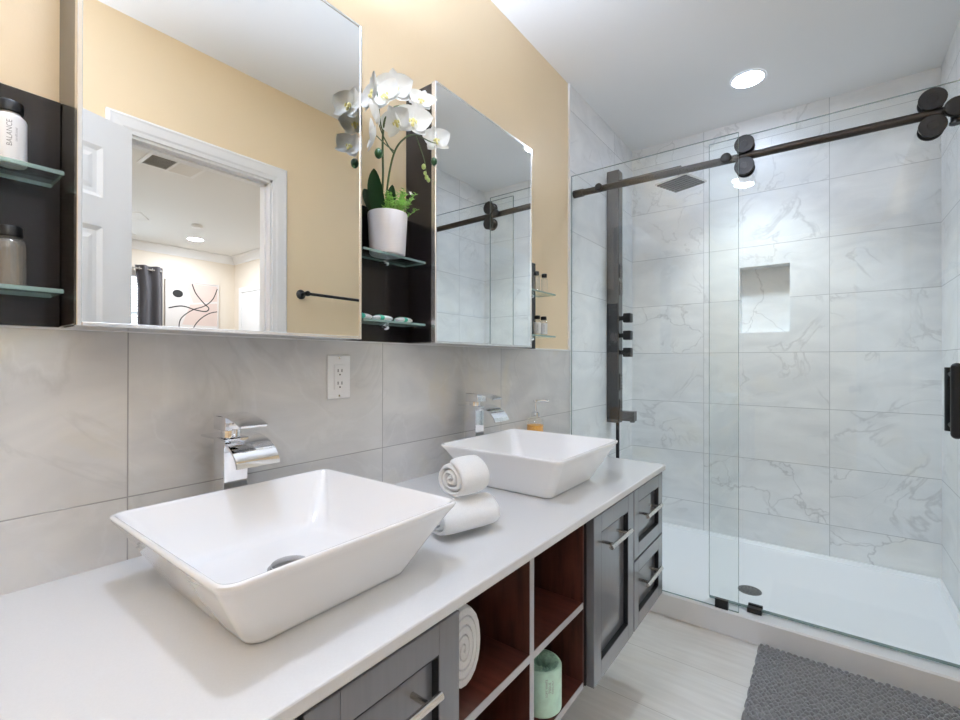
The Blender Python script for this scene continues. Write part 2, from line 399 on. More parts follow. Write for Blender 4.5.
add_box(b, XR+.035, XR+.05, DY1-.022, DY1-.012, 0, DZ-.012); add_box(b, XR+.035, XR+.05, DY0+.012, DY1-.012, DZ-.022, DZ-.012)
struct('trim_4', b, M['white'])
# six panel door swung right round against the wall
def six_panel_door(Wd, Hd, T):
    b = BM(); cols = [(.105, Wd/2-.045), (Wd/2+.045, Wd-.105)]; rows = [(.22, .80), (.98, 1.62), (1.73, Hd-.115)]
    ys = [0]+[q for c in cols for q in c]+[Wd]; zs = [0]+[q for r in rows for q in r]+[Hd]
    for side in (0, 1):
        x = T*side; g = [[b.verts.new((x, y, z)) for z in zs] for y in ys]; s = -1 if side else 1
        for i in range(len(ys)-1):
            for j in range(len(zs)-1):
                q = [g[i][j], g[i+1][j], g[i+1][j+1], g[i][j+1]]
                if i % 2 == 1 and j % 2 == 1:
                    prev = q
                    for ins, dp in ((.016, .009), (.030, .009), (.048, .003)):
                        y0, y1, z0, z1 = ys[i]+ins, ys[i+1]-ins, zs[j]+ins, zs[j+1]-ins; xx = x+s*dp
                        nq = [b.verts.new((xx, y0, z0)), b.verts.new((xx, y1, z0)), b.verts.new((xx, y1, z1)), b.verts.new((xx, y0, z1))]
                        for k in range(4): b.faces.new((prev[k], prev[(k+1) % 4], nq[(k+1) % 4], nq[k]))
                        prev = nq
                    b.faces.new(prev)
                else: b.faces.new(q)
        if side == 0: g0 = g
    n1, n2 = len(ys), len(zs)
    for i in range(n1-1):
        b.faces.new((g0[i][0], g0[i+1][0], g[i+1][0], g[i][0])); b.faces.new((g0[i][-1], g0[i+1][-1], g[i+1][-1], g[i][-1]))
    for j in range(n2-1):
        b.faces.new((g0[0][j], g0[0][j+1], g[0][j+1], g[0][j])); b.faces.new((g0[-1][j], g0[-1][j+1], g[-1][j+1], g[-1][j]))
    return b
b = six_panel_door(.60, 2.035, .035)
hx, hy, da = 1.442, .600, math.radians(180-19)          # hinge line; the leaf runs back towards -y
bmesh.ops.transform(b, matrix=Matrix.Translation((hx, hy, .012)) @ Matrix.Rotation(da, 4, 'Z'), verts=b.verts[:])
door = struct('door_1', b, M['white'], base=(hx, hy, .012))
b = BM(); ux, uy = -math.sin(da), math.cos(da)
kx, ky = hx+ux*.54, hy+uy*.54
nrm = Vector((math.cos(da), math.sin(da), 0))
for s in (1, -1):
    o0 = Vector((kx, ky, .93))+nrm*(.035 if s > 0 else 0)
    add_lathe(b, o0, [(0, 0), (.028, 0), (.028, .005), (.011, .009), (.011, .03), (.024, .04), (.027, .05), (.02, .062), (0, .065)], 20, axis=nrm*s)
obj('door_knob', b, M['bronze'], door, True)

# ------------------------------------------------------------------ the bedroom seen in the mirror
BX, BYE = 5.65, 2.95
b = BM(); add_box(b, XR+.1, BX+.1, -1.4, BYE+.1, -.1, 0); struct('floor_bedroom', b, M['carpet'])
b = BM(); add_box(b, XR+.1, BX+.1, -1.5, BYE+.1, CZ, CZ+.1); struct('ceiling_bedroom', b, M['ceil'])
WY0, WY1, WZ0, WZ1 = 1.05, 1.86, .85, 2.12
b = BM(); add_box(b, BX, BX+.1, -1.5, WY0, 0, CZ); add_box(b, BX, BX+.1, WY1, BYE+.1, 0, CZ); add_box(b, BX, BX+.1, WY0, WY1, 0, WZ0); add_box(b, BX, BX+.1, WY0, WY1, WZ1, CZ)
struct('wall_bedroom_far', b, M['bedpaint'])
b = BM(); add_box(b, XR+.1, BX, BYE, BYE+.1, 0, CZ); struct('wall_bedroom_side', b, M['bedpaint'])
b = BM(); add_box(b, XR+.1, BX, -1.5, -1.4, 0, CZ); struct('wall_bedroom_rear', b, M['bedpaint'])
prof = [(0, -.10), (.012, -.10), (.016, -.085), (.045, -.045), (.062, -.022), (.078, -.014), (.078, 0), (0, 0)]
b = BM(); add_sweep(b, prof, [((BX, -1.4, CZ), (-1, 0, 0)), ((BX, BYE, CZ), (-1, -1, 0)), ((XR+.12, BYE, CZ), (0, -1, 0))]); struct('trim_5', b, M['white'])
b = BM()
add_box(b, BX-.015, BX+.02, WY0-.07, WY0, WZ0-.07, WZ1+.07); add_box(b, BX-.015, BX+.02, WY1, WY1+.035, WZ0-.07, WZ1+.07)
add_box(b, BX-.015, BX+.02, WY0, WY1, WZ1, WZ1+.07); add_box(b, BX-.03, BX+.02, WY0-.08, WY1+.035, WZ0-.07, WZ0)
for k in range(1, 3): add_box(b, BX+.05, BX+.07, WY0, WY1, WZ0+(WZ1-WZ0)*k/3-.012, WZ0+(WZ1-WZ0)*k/3+.012)
win = struct('window_1', b, M['white'])
b = BM(); add_box(b, BX+.056, BX+.062, WY0, WY1, WZ0, WZ1); obj('pane', b, M['pane'], win)
b = BM()
z = WZ1-.03
while z > WZ0: add_box(b, BX+.015, BX+.035, WY0+.005, WY1-.005, z-.001, z+.001, rot=Matrix.Rotation(.5, 3, 'Y')); z -= .032
obj('blind', b, M['blind'], win)
# closet door in the bedroom's side wall
b = BM(); add_box(b, 5.42, 5.49, BYE-.02, BYE, 0, 2.04, bev=.004); add_box(b, 4.55, 4.62, BYE-.02, BYE, 0, 2.04, bev=.004); add_box(b, 4.55, 5.49, BYE-.02, BYE, 2.04, 2.11, bev=.004)
struct('trim_6', b, M['white'])
b = BM(); add_box(b, 4.62, 5.42, BYE-.008, BYE-.001, 0.005, 2.04, bev=.002); struct('door_2', b, M['white'])

# ================================================================== shower
# pan with a kerb and a basin sunk behind it
b = BM()
def rect(x0, x1, y0, y1, z): return [b.verts.new(p) for p in ((x0, y0, z), (x1, y0, z), (x1, y1, z), (x0, y1, z))]
def bridge(A, B):
    for i in range(4): b.faces.new((A[i], A[(i+1) % 4], B[(i+1) % 4], B[i]))
e = .001
R0 = rect(e, XR-e, YS, YB-e, e); R1 = rect(e, XR-e, YS, YB-e, .094); R1b = rect(e, XR-e, YS+.006, YB-e, .100)
R2 = rect(.012, XR-.012, YS+.098, YB-.012, .100); R3 = rect(.022, XR-.022, YS+.112, YB-.022, .083); R4 = rect(.60, .90, 2.33, 2.52, .079)
b.faces.new(R0[::-1])
for A, B_ in ((R0, R1), (R1, R1b), (R1b, R2), (R2, R3), (R3, R4)): bridge(A, B_)
b.faces.new(R4)
sp = thing('shower_pan', 'white acrylic shower base with a raised kerb behind the grey mat', 'shower base', (.737, YS, 0))
obj('pan_basin', b, M['pan'], sp, 25)
b = BM(); add_lathe(b, (.755, 2.425, .0795), [(0, .0035), (.040, .0035), (.047, .002), (.049, -.001)], 32)
dr = obj('drain', b, M['drain'], sp, True); dr['label'] = 'round dark metal drain'
b = BM()
for k in range(14):
    a = 2*PI*k/14; add_sphere(b, (.755+.033*math.cos(a), 2.425+.033*math.sin(a), .083), .0032, 8, 6, (1, 1, .3))
for k in range(7):
    a = 2*PI*k/7; add_sphere(b, (.755+.018*math.cos(a), 2.425+.018*math.sin(a), .083), .0032, 8, 6, (1, 1, .3))
obj('drain_holes', b, M['dark'], dr)

def pane(x0, x1, y0, y1, z0, z1):
    b = BM(); add_box(b, x0, x1, y0, y1, z0, z1, bev=.0012, seg=1)
    for f in b.faces:
        f.material_index = 0 if abs(f.normal.y) > .9 else 1
    return b
def RZ(x): return 1.990-.0125*x
FY, RY, GY = 2.130, 2.166, 2.189              # fixed pane, rail, sliding pane
fg = thing('fixed_shower_panel', 'frameless fixed clear glass pane on the kerb at the vanity side', 'glass panel', (.37, FY, .1))
obj('pane', pane(.002, .750, FY, FY+.009, .1015, 2.074), [M['pane'], M['pane_edge']], fg)
b = BM(); add_box(b, .662, .712, FY-.0035, FY+.016, .1005, .138, bev=.002); obj('bottom_clamp', b, M['black'], fg)
STUB = []
for x, r in ((.150, .0180), (.704, .0205)):
    b = BM(); add_lathe(b, (x, FY, RZ(x)-.006), [(0, .013), (r*.8, .013), (r, .010), (r, .0005), (0, .0005)], 24, axis=(0, -1, 0)); obj('standoff_knob', b, M['black'], fg, True); STUB.append(x)
rl = thing('shower_rail', 'long dark bronze tube rail across the top of the shower', 'rail', (.74, RY, 1.985))
b = BM(); add_tube(b, [(.012, RY, RZ(.012)), (1.462, RY, RZ(1.462))], .0160, 20); obj('rail_tube', b, M['bronze'], rl, True)
for x in STUB:
    b = BM(); add_tube(b, [(x, FY+.0095, RZ(x)), (x, RY-.01, RZ(x))], .008, 12); obj('standoff_stub', b, M['black'], rl, True)
for x0, x1 in ((.001, .052), (1.43, 1.4727)):
    b = BM(); add_tube(b, [(x0, RY, RZ(x0)), (x1, RY, RZ(x1))], .0195, 20); obj('wall_socket', b, M['bronze'], rl, True)
b = BM(); add_lathe(b, (1.380, RY, 1.970), [(0, -.034), (.030, -.034), (.033, -.031), (.033, -.022), (.014, -.020), (.014, .0), (0, .0)], 28, axis=(0, 1, 0))
add_tube(b, [(1.380, RY, 1.958), (1.380, RY, 1.930)], .013, 16); add_tube(b, [(1.380, RY, 1.9305), (1.380, RY, 1.923)], .0165, 16)
obj('door_stop', b, M['black'], rl, True)
sd = thing('sliding_shower_door', 'frameless clear glass sliding door hung from the bronze rail', 'shower door', (1.03, GY, .1))
obj('pane', pane(.628, 1.452, GY, GY+.009, .112, 2.078), [M['pane'], M['pane_edge']], sd)
b = BM(); add_box(b, .63, 1.45, GY-.001, GY+.010, .105, .1115, bev=.001); obj('bottom_seal', b, M['pane_edge'], sd)
for x in (.768, 1.322):
    b = BM()
    for z in (RZ(x)+.0435, RZ(x)-.0465):
        add_lathe(b, (x, RY, z), [(0, -.0262), (.013, -.0262), (.014, -.0248), (.0345, -.0248), (.0365, -.0235), (.0365, -.0185), (.0265, -.017), (.0265, .017), (.0345, .0175), (.0345, .022), (.012, .0225), (.012, .030), (0, .030)], 36, axis=(0, 1, 0))
    obj('roller', b, M['black'], sd, 18)
hd = BM()
add_tube(hd, [(1.378, GY-.045, .892), (1.378, GY-.045, 1.112)], .0155, 18)
for z in (.892, 1.112): add_sphere(hd, (1.378, GY-.045, z), .0155, 16, 10)
for z in (.915, 1.089): add_tube(hd, [(1.378, GY-.045, z), (1.378, GY+.05, z)], .009, 14)
add_tube(hd, [(1.378, GY+.05, .892), (1.378, GY+.05, 1.112)], .0155, 18)
o = obj('pull_handle', hd, M['black'], sd, True)
b = BM(); add_box(b, .775, .827, GY-.026, GY-.002, .1005, .122, bev=.002); add_box(b, .775, .827, GY+.011, GY+.024, .1005, .122, bev=.002); add_box(b, .775, .827, GY-.002, GY+.011, .1003, .1045)
tag(obj('door_guide', b, M['black']), 'small black floor guide block astride the sliding door glass on the kerb', 'door guide')
# shower column
pl = thing('shower_column', 'tall dark shower panel with knobs, spout and hand hose on the shower side wall', 'shower panel', (.04, 2.645, .77))
PX, PY0, PY1, PZ0, PZ1 = .072, 2.606, 2.672, .772, 2.252
b = BM(); add_box(b, .001, PX, PY0, PY1, PZ0, PZ1, bev=.003); obj('column_body', b, M['panelm'], pl)
b = BM(); add_box(b, .004, PX-.004, PY0-.0015, PY0, PZ0+.02, 1.47, bev=.0005, seg=1); add_box(b, PX, PX+.0015, PY0+.004, PY1-.004, PZ0+.01, PZ1-.02, bev=.0005, seg=1)
gp = obj('glass_face', b, M['panelg'], pl)
for z in (1.384, 1.283, 1.184):
    b = BM(); add_box(b, PX+.001, PX+.022, 2.626, 2.652, z-.013, z+.013, bev=.003)
    add_box(b, PX+.022, PX+.066, 2.612, 2.666, z-.027, z+.027, bev=.006); obj('knob', b, M['black'], pl, 30)
for z0, z1 in ((1.52, 1.60), (1.62, 1.70), (.96, 1.06), (.85, .91)):
    b = BM(); add_box(b, PX+.0015, PX+.006, 2.620, 2.658, z0, z1, bev=.002)
    for k in range(5):
        for j in range(3): add_sphere(b, (PX+.006, 2.628+.011*j, z0+.012+k*(z1-z0-.024)/4), .003, 8, 5)
    obj('body_jet', b, M['panelm'], pl)
b = BM(); add_box(b, PX+.001, PX+.088, 2.612, 2.666, .786, .842, bev=.003); add_box(b, PX+.060, PX+.082, 2.626, 2.652, .778, .787, bev=.002); obj('spout', b, M['panelm'], pl)
b = BM()
add_tube(b, [(.055, 2.640, PZ0+.004), (.055, 2.640, .62), (.056, 2.641, .40), (.062, 2.648, .20), (.075, 2.68, .118), (.11, 2.74, .100)], .0105, 12)
obj('hose', b, M['black'], pl, True)
b = BM(); add_box(b, PX-.01, .41, 2.628, 2.652, 2.182, 2.196, bev=.003); add_tube(b, [(.395, 2.66, 2.200), (.395, 2.665, 2.150)], .012, 14); obj('shower_arm', b, M['panelm'], pl, 30)
hrot = Matrix.Rotation(math.radians(-20), 3, 'Z')
b = BM(); add_box(b, .300, .490, 2.585, 2.775, 2.113, 2.123, bev=.002, rot=hrot, piv=(.395, 2.68, 2.125)); add_box(b, .375, .415, 2.66, 2.70, 2.122, 2.155, bev=.003)
hh = obj('rain_head', b, M['steel'], pl)
b = BM()
for k in range(7):
    y = 2.601+k*.0263; add_box(b, .307, .483, y-.0075, y+.0075, 2.1085, 2.114, bev=.001, seg=1, rot=hrot, piv=(.395, 2.68, 2.125))
obj('nozzle_bars', b, M['black'], hh)

# ================================================================== vanity
XF, CB, CT = .565, .742, .762                 # fronts, counter underside and top
VB = .297
b = BM(); add_box(b, .0005, .576, -.395, 1.710, CB, CT, bev=.003)
tag(obj('vanity_countertop', b, M['quartz']), 'long white quartz countertop carrying both basins', 'countertop')
def pull(par, yc, z, n='handle'):
    b = BM(); add_tube(b, [(XF+.021, yc-.078, z), (XF+.021, yc+.078, z)], .0062, 16)
    for s in (-.053, .053): add_tube(b, [(XF-.0145, yc+s, z), (XF+.021, yc+s, z)], .0045, 12)
    o = obj(n, b, M['steel'], par, True); o['label'] = 'brushed steel bar handle'
def shaker(par, kind, y0, y1, z0, z1, hz, st=.048):
    g = .002; y0 += g; y1 -= g; z0 += g; z1 -= g; b = BM()
    add_box(b, XF-.021, XF, y0, y0+st, z0, z1, bev=.0012, seg=1); add_box(b, XF-.021, XF, y1-st, y1, z0, z1, bev=.0012, seg=1)
    add_box(b, XF-.021, XF, y0+st, y1-st, z0, z0+st, bev=.0012, seg=1); add_box(b, XF-.021, XF, y0+st, y1-st, z1-st, z1, bev=.0012, seg=1)
    add_box(b, XF-.021, XF-.014, y0+st-.004, y1-st+.004, z0+st-.004, z1-st+.004)
    d = obj(kind, b, M['front'], par)
    b = BM(); t = .0014; a0, a1, c0, c1 = y0+st, y1-st, z0+st, z1-st  # thin black strips covering the sides of the recess
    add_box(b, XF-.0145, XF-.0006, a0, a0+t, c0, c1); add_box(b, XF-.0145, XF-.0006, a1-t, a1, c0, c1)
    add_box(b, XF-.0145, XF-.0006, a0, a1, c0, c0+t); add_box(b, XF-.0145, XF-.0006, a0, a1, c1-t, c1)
    bd = obj('recess_lining', b, M['lining'], d); bd['label'] = 'black bead round the recessed panel'
    pull(d, (y0+y1)/2-.008, hz-.010)
def carcass(par, y0, y1):
    b = BM(); add_box(b, .001, XF-.0225, y0+.001, y1-.001, VB, CB-.001, bev=.001, seg=1); obj('carcass', b, M['lining'], par)
FT = .733
c = thing('drawer_cabinet', 'charcoal two-drawer vanity unit at the shower end of the counter', 'cabinet', (.28, 1.555, VB)); carcass(c, 1.404, 1.706)
shaker(c, 'drawer', 1.404, 1.706, .516, FT, .650, .042); shaker(c, 'drawer', 1.404, 1.706, VB, .514, .434, .042)
b = BM(); add_box(b, .01, XF-.001, 1.7065, 1.7105, VB, CB-.001); obj('end_panel', b, M['front'], c)
c = thing('door_cabinet', 'charcoal single-door vanity unit between the open cubbies and the drawers', 'cabinet', (.28, 1.25, VB)); carcass(c, 1.098, 1.402)
shaker(c, 'door', 1.098, 1.402, VB, FT, .652)
c = thing('door_cabinet', 'charcoal single-door vanity unit under the nearer basin at the bottom edge', 'cabinet', (.28, .43, VB)); carcass(c, .290, .568)
shaker(c, 'door', .290, .568, VB, FT, .652)
c = thing('drawer_cabinet', 'charcoal vanity unit at the near end of the counter, its upper corner just showing', 'cabinet', (.28, .14, VB)); carcass(c, -.012, .288)
shaker(c, 'drawer', -.012, .288, .516, FT, .650, .042); shaker(c, 'drawer', -.012, .288, VB, .514, .434, .042)
# open cubbies
SX = .541; q = .016
c = thing('cubby_unit', 'open dark mahogany cubby unit with four compartments in the middle of the vanity', 'shelf unit', (.28, .833, VB))
def cub(name, x0, x1, y0, y1, z0, z1, mt):
    b = BM(); add_box(b, x0, x1-.0015, y0, y1, z0, z1); o = obj(name, b, mt, c)
    return o
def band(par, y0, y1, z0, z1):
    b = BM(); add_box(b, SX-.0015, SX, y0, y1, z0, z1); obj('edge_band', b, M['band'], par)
for y0, y1 in ((.5690, .586), (1.0880, 1.0965)): cub('side_panel', .012, SX, y0, y1, VB, CB-.001, M['mahogv'])
cub('back_panel', .001, .012, .569, 1.0965, VB, CB-.001, M['mahogv'])
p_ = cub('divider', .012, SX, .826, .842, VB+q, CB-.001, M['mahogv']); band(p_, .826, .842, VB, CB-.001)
for y0, y1 in ((.586, .826), (.842, 1.0880)):
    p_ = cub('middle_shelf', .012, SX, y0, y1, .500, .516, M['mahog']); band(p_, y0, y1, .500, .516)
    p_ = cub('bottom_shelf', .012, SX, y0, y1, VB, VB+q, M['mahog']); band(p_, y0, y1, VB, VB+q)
b = BM(); add_lathe(b, (.505, .8260, .722), [(0, .006), (.005, .006), (.006, .004), (.006, 0)], 14, axis=(0, -1, 0)); obj('shelf_pin', b, M['steel'], c, True)

# ------------------------------------------------------------------ basins
def rr(hx_, hy_, r, n=7):
    pts = []
    for cx, cy, a0 in ((hx_-r, hy_-r, 0), (-hx_+r, hy_-r, PI/2), (-hx_+r, -hy_+r, PI), (hx_-r, -hy_+r, 1.5*PI)):
        for k in range(n+1):
            a = a0+PI/2*k/n; pts.append((cx+r*math.cos(a), cy+r*math.sin(a)))
    return pts
def loft_rr(b, cx, cy, z0, rings):
    prev = None; first = None
    for h, r, z in rings:
        cur = [b.verts.new((cx+x, cy+y, z0+z)) for x, y in rr(h, h, r)]
        if prev:
            k = len(cur)
            for i in range(k): b.faces.new((prev[i], prev[(i+1) % k], cur[(i+1) % k], cur[i]))
        else: first = cur
        prev = cur
    b.faces.new(first[::-1]); b.faces.new(prev)
SX1, SY1, SY2 = .313, .426, 1.216
sk = thing('vessel_basin', 'square white vessel basin nearest the camera with tapering sides', 'basin', (SX1, SY1, CT), 'vessel basins')
b = BM()
loft_rr(b, SX1, SY1, CT+.0005, [(.134, .022, 0), (.1385, .024, .003), (.142, .025, .009), (.165, .026, .050), (.186, .025, .088), (.196, .024, .105), (.2010, .023, .1125), (.2025, .022, .1165), (.2020, .021, .1192), (.1995, .020, .1208),
    (.196, .019, .1200), (.1935, .018, .1165), (.188, .022, .106), (.166, .030, .066), (.148, .038, .034), (.139, .042, .0230), (.126, .045, .0185), (.060, .030, .0155), (.030, .0299, .0150)])
obj('bowl', b, M['ceramic'], sk, 50)
b = BM(); add_lathe(b, (SX1-.008, SY1, CT+.0155), [(.035, -.001), (.035, .003), (.031, .0045), (.029, .004), (.030, .0075), (.029, .0095), (.018, .0125), (0, .0135)], 28)
o = obj('drain_cap', b, M['dchrome'], sk, True); o['label'] = 'domed metal drain cap'
dup(sk, (0, SY2-SY1, 0), 'square white vessel basin farther off, at the shower end of the counter')
# ------------------------------------------------------------------ waterfall faucets
FYC = .437
fc = thing('waterfall_faucet', 'chrome waterfall faucet behind the nearer basin', 'faucet', (.065, FYC, CT), 'waterfall faucets')
b = BM(); add_box(b, .042, .088, FYC-.0235, FYC+.0235, CT+.005, .978, bev=.0015); add_box(b, .038, .092, FYC-.0275, FYC+.0275, CT+.0003, CT+.006, bev=.0015); obj('column', b, M['chrome'], fc)
b = BM()
pts = [(.026, .982), (.085, .982)]+[(.085+.097*math.sin(a), .982-.056*(1-math.cos(a))) for a in [PI/2*.93*k/12 for k in range(1, 13)]]
add_strip(b, pts, FYC-.041, FYC+.041, .004)
add_box(b, .060, .100, FYC-.022, FYC+.022, .962, .979, bev=.003)
obj('spout', b, M['chrome'], fc, 30)
b = BM(); add_lathe(b, (.066, FYC, .981), [(.019, 0), (.019, .012)], 24)
add_box(b, .044, .096, FYC-.0245, FYC+.0245, .992, 1.0195, bev=.0015)
pts = [(.044, 1.0235), (.070, 1.0245)]+[(.070+.092*k/8, 1.0245-.018*(k/8)**2) for k in range(1, 9)]
add_strip(b, pts, FYC-.0255, FYC+.0255, .004)
obj('lever_handle', b, M['chrome'], fc, 30)
dup(fc, (0, .812, 0), 'chrome waterfall faucet behind the farther basin')

# ------------------------------------------------------------------ mirrors and open shelves
MX = .120; MZ0, MZ1 = 1.184, 1.957
def mirror_cab(y0, y1, label):
    c = thing('mirror_cabinet', label, 'mirror cabinet', (0, (y0+y1)/2, MZ0), 'mirror cabinets over the basins')
    b = BM(); add_box(b, -.0055, MX-.016, y0+.002, y1-.002, MZ0+.003, MZ1-.002, bev=.001, seg=1); obj('cabinet_box', b, M['espr'], c)
    b = BM(); f = .0065
    x0, x1 = MX-.0155, MX+.0015
    add_box(b, x0, x1, y0, y0+f, MZ0, MZ1, bev=.001, seg=1); add_box(b, x0, x1, y1-f, y1, MZ0, MZ1, bev=.001, seg=1)
    add_box(b, x0, x1, y0+f, y1-f, MZ0, MZ0+f, bev=.001, seg=1); add_box(b, x0, x1, y0+f, y1-f, MZ1-f, MZ1, bev=.001, seg=1)
    obj('frame', b, M['alu'], c)
    b = BM(); add_box(b, MX-.012, MX, y0+f-.0005, y1-f+.0005, MZ0+f-.0005, MZ1-f+.0005); obj('mirror_glass', b, M['mirror'], c)
    b = BM(); add_box(b, .0, MX-.016, y0+.004, y1-.004, MZ0+.0005, MZ0+.0028); obj('bottom_plate', b, M['alu'], c)
mirror_cab(.184, .722, 'aluminium-edged mirror cabinet nearest the camera, reflecting an open doorway')
mirror_cab(.988, 1.540, 'aluminium-edged mirror cabinet beside the orchid, reflecting the shower')
SZ_UP, SZ_LO = 1.422, 1.240                   # tops of the glass shelves
def wall_shelf(y0, y1, label, gx0, gx1):
    c = thing('wall_shelf', label, 'shelf', (0, (y0+y1)/2, MZ0), 'open shelves beside the mirrors')
    b = BM(); add_box(b, -.0055, .010, y0, y1, MZ0+.002, 1.563, bev=.001, seg=1); obj('back_panel', b, M['espr'], c)
    for z in (SZ_UP, SZ_LO):
        b = BM(); add_box(b, .0112, .098, gx0, gx1, z-.0065, z, bev=.001, seg=1)
        for f in b.faces: f.material_index = 0 if abs(f.normal.z) > .9 else 1
        s = obj('glass_shelf', b, [M['shelf_gl'], M['shelf_ed']], c)
        b = BM(); ym = (gx0+gx1)/2+.02
        add_lathe(b, (.0105, ym, z-.0145), [(.0065, 0), (.0065, .026), (.0045, .029), (0, .029)], 14, axis=(1, 0, 0)); add_box(b, .0105, .034, ym-.009, ym+.009, z-.009, z-.0067, bev=.0008, seg=1)
        o = obj('shelf_clamp', b, M['chrome'], s, True)
wall_shelf(-.10, .1855, 'dark open shelf with two glass tiers at the left edge, left of the nearer mirror', -.06, .174)
wall_shelf(.7215, .9895, 'dark open shelf with two glass tiers between the mirrors, under the orchid', .745, .972)
wall_shelf(1.5385, 1.760, 'dark open shelf with two glass tiers on the shower side of the farther mirror', 1.56, 1.782)

# ------------------------------------------------------------------ bottles
G_B = 'toiletry bottles on the glass shelves'
def bottle(x, y, z, r, h, kind, label, ang=-.8, s=1.):
    c = thing('toiletry_bottle', label, 'bottle', (x, y, z), G_B); z += .0004
    b = BM(); hb = h*.76
    add_lathe(b, (x, y, z), [(0, 0), (r*.9, 0), (r, r*.12), (r, hb-r*.25), (r*.93, hb-r*.05), (r*.72, hb+r*.16), (r*.62, hb+r*.2), (r*.62, h*.84)], 30)
    if kind == 'white': obj('bottle_body', b, M['plastic_w'], c, True)
    else: obj('bottle_body', b, M['bottle_gl'], c, True)
    b = BM(); add_lathe(b, (x, y, z), [(0, h), (r*.74, h), (r*.8, h-r*.1), (r*.8, h*.835), (r*.76, h*.825), (0, h*.825)], 26); o = obj('cap', b, M['cap'], c, True); o['label'] = 'black screw cap'
    if kind == 'white':
        b = BM(); add_wrapped_text(b, 'BALANCE', .0088*s, (x, y), r+.0003, ang-.02, z+hb*.60)
        add_wrapped_text(b, 'conditioner', .0045*s, (x, y), r+.0003, ang+.36, z+hb*.60)
        obj('lettering', b, M['ink'], c)
    if kind == 'label':
        b = BM(); k = 12
        A = [b.verts.new((x+(r+.0004)*math.cos(ang+1.3*(i/k*2-1)), y+(r+.0004)*math.sin(ang+1.3*(i/k*2-1)), z+hb*.12)) for i in range(k+1)]
        B_ = [b.verts.new((v.co.x, v.co.y, z+hb*.86)) for v in A]
        for i in range(k): b.faces.new((A[i], A[i+1], B_[i+1], B_[i]))
        o = obj('label_sticker', b, M['label'], c, True)
        b = BM(); add_wrapped_text(b, 'BALANCE', .008*s, (x, y), r+.0008, ang-.1, z+hb*.5); obj('lettering', b, M['ink'], o)
bottle(.060, .1195, SZ_UP, .0185, .094, 'white', 'white plastic bottle with black cap on the upper tier at the left edge', ang=-.13)
bottle(.060, .1195, SZ_LO, .0185, .090, 'clear', 'clear bottle with black cap on the lower tier at the left edge')
bottle(.058, 1.684, SZ_UP, .0145, .088, 'clear', 'small clear black-capped bottle on the top right shelf, next to the mirror')
bottle(.058, 1.752, SZ_UP, .0145, .088, 'clear', 'small clear black-capped bottle on the top right shelf, farther from the mirror')
bottle(.058, 1.690, SZ_LO, .0160, .084, 'label', 'small white-labelled black-capped bottle on the low right shelf, next to the mirror', s=.8)
bottle(.058, 1.746, SZ_LO, .0160, .084, 'label', 'small white-labelled black-capped bottle on the low right shelf, farther from the mirror', s=.8)
# wrapped soaps
for y, rot, lab in ((.772, .1, 'wrapped white soap with green band, nearest the camera on the glass shelf'), (.842, -.1, 'wrapped white soap with green band, middle of three on the glass shelf'), (.922, .15, 'wrapped white soap with green band, nearest the farther mirror')):
    c = thing('soap_bar', lab, 'soap', (.058, y, SZ_LO), 'wrapped soaps on the glass shelf')
    b = BM(); add_sphere(b, (0, 0, .0085), .033, 20, 12, (.62, 1, .25))
    bmesh.ops.transform(b, matrix=Matrix.Translation((.058, y, SZ_LO+.0003)) @ Matrix.Rotation(rot, 4, 'Z'), verts=b.verts[:]); obj('wrapper', b, M['soapw'], c, True)
    b = BM(); prof_b = [(.0205*math.cos(a), .0085*math.sin(a)) for a in [2*PI*k/24 for k in range(24)]]
    A = [b.verts.new((px, -.019, .0085+pz)) for px, pz in prof_b]; B_ = [b.verts.new((px, -.006, .0085+pz*1.04)) for px, pz in prof_b]
    for i in range(24): b.faces.new((A[i], A[(i+1) % 24], B_[(i+1) % 24], B_[i]))
    bmesh.ops.transform(b, matrix=Matrix.Translation((.058, y, SZ_LO+.0003)) @ Matrix.Rotation(rot, 4, 'Z'), verts=b.verts[:]); o = obj('paper_band', b, M['soapg'], c, True)
    o['label'] = 'green paper band'

# ------------------------------------------------------------------ orchid
OX, OY = .0675, .852
orc = thing('potted_orchid', 'white flowering orchid in a white pot on the glass shelf between the mirrors', 'orchid', (OX, OY, SZ_UP))
b = BM(); add_lathe(b, (OX, OY, SZ_UP+.0004), [(0, 0), (.046, 0), (.0485, .003), (.0545, .111), (.0535, .114), (.051, .113), (.050, .098), (0, .098)], 44); obj('pot', b, M['pot'], orc, True)
b = BM(); add_lathe(b, (OX, OY, SZ_UP+.098), [(.046, 0), (.030, .006), (0, .008)], 24)
o = obj('moss', b, M['stem'], orc, True)
def spline(pts, n=8):
    P = [Vector(p) for p in pts]; out = []
    for i in range(len(P)-1):
        p0, p1, p2, p3 = P[max(i-1, 0)], P[i], P[i+1], P[min(i+2, len(P)-1)]
        for k in range(n):
            t = k/n; out.append(.5*((2*p1)+(p2-p0)*t+(2*p0-5*p1+4*p2-p3)*t*t+(3*p1-p0-3*p2+p3)*t**3))
    return out+[P[-1]]
def stem(pts, r0, r1, name='stem'):
    P = spline(pts); b = BM(); add_tube(b, P, [r0+(r1-r0)*i/(len(P)-1) for i in range(len(P))], 8); return obj(name, b, M['stem'], orc, True)
zt = SZ_UP+.099
stem([(.060, .832, zt), (.080, .824, 1.62), (.100, .806, 1.72), (.112, .806, 1.775), (.125, .822, 1.800), (.135, .845, 1.812)], .0032, .0022)
stem([(.066, .845, zt), (.085, .838, 1.62), (.100, .848, 1.70), (.115, .872, 1.742), (.135, .890, 1.752), (.150, .905, 1.745)], .0030, .0020)
stem([(.103, .805, 1.735), (.118, .782, 1.748), (.130, .765, 1.790), (.145, .748, 1.800)], .0018, .0014, 'stem_branch')
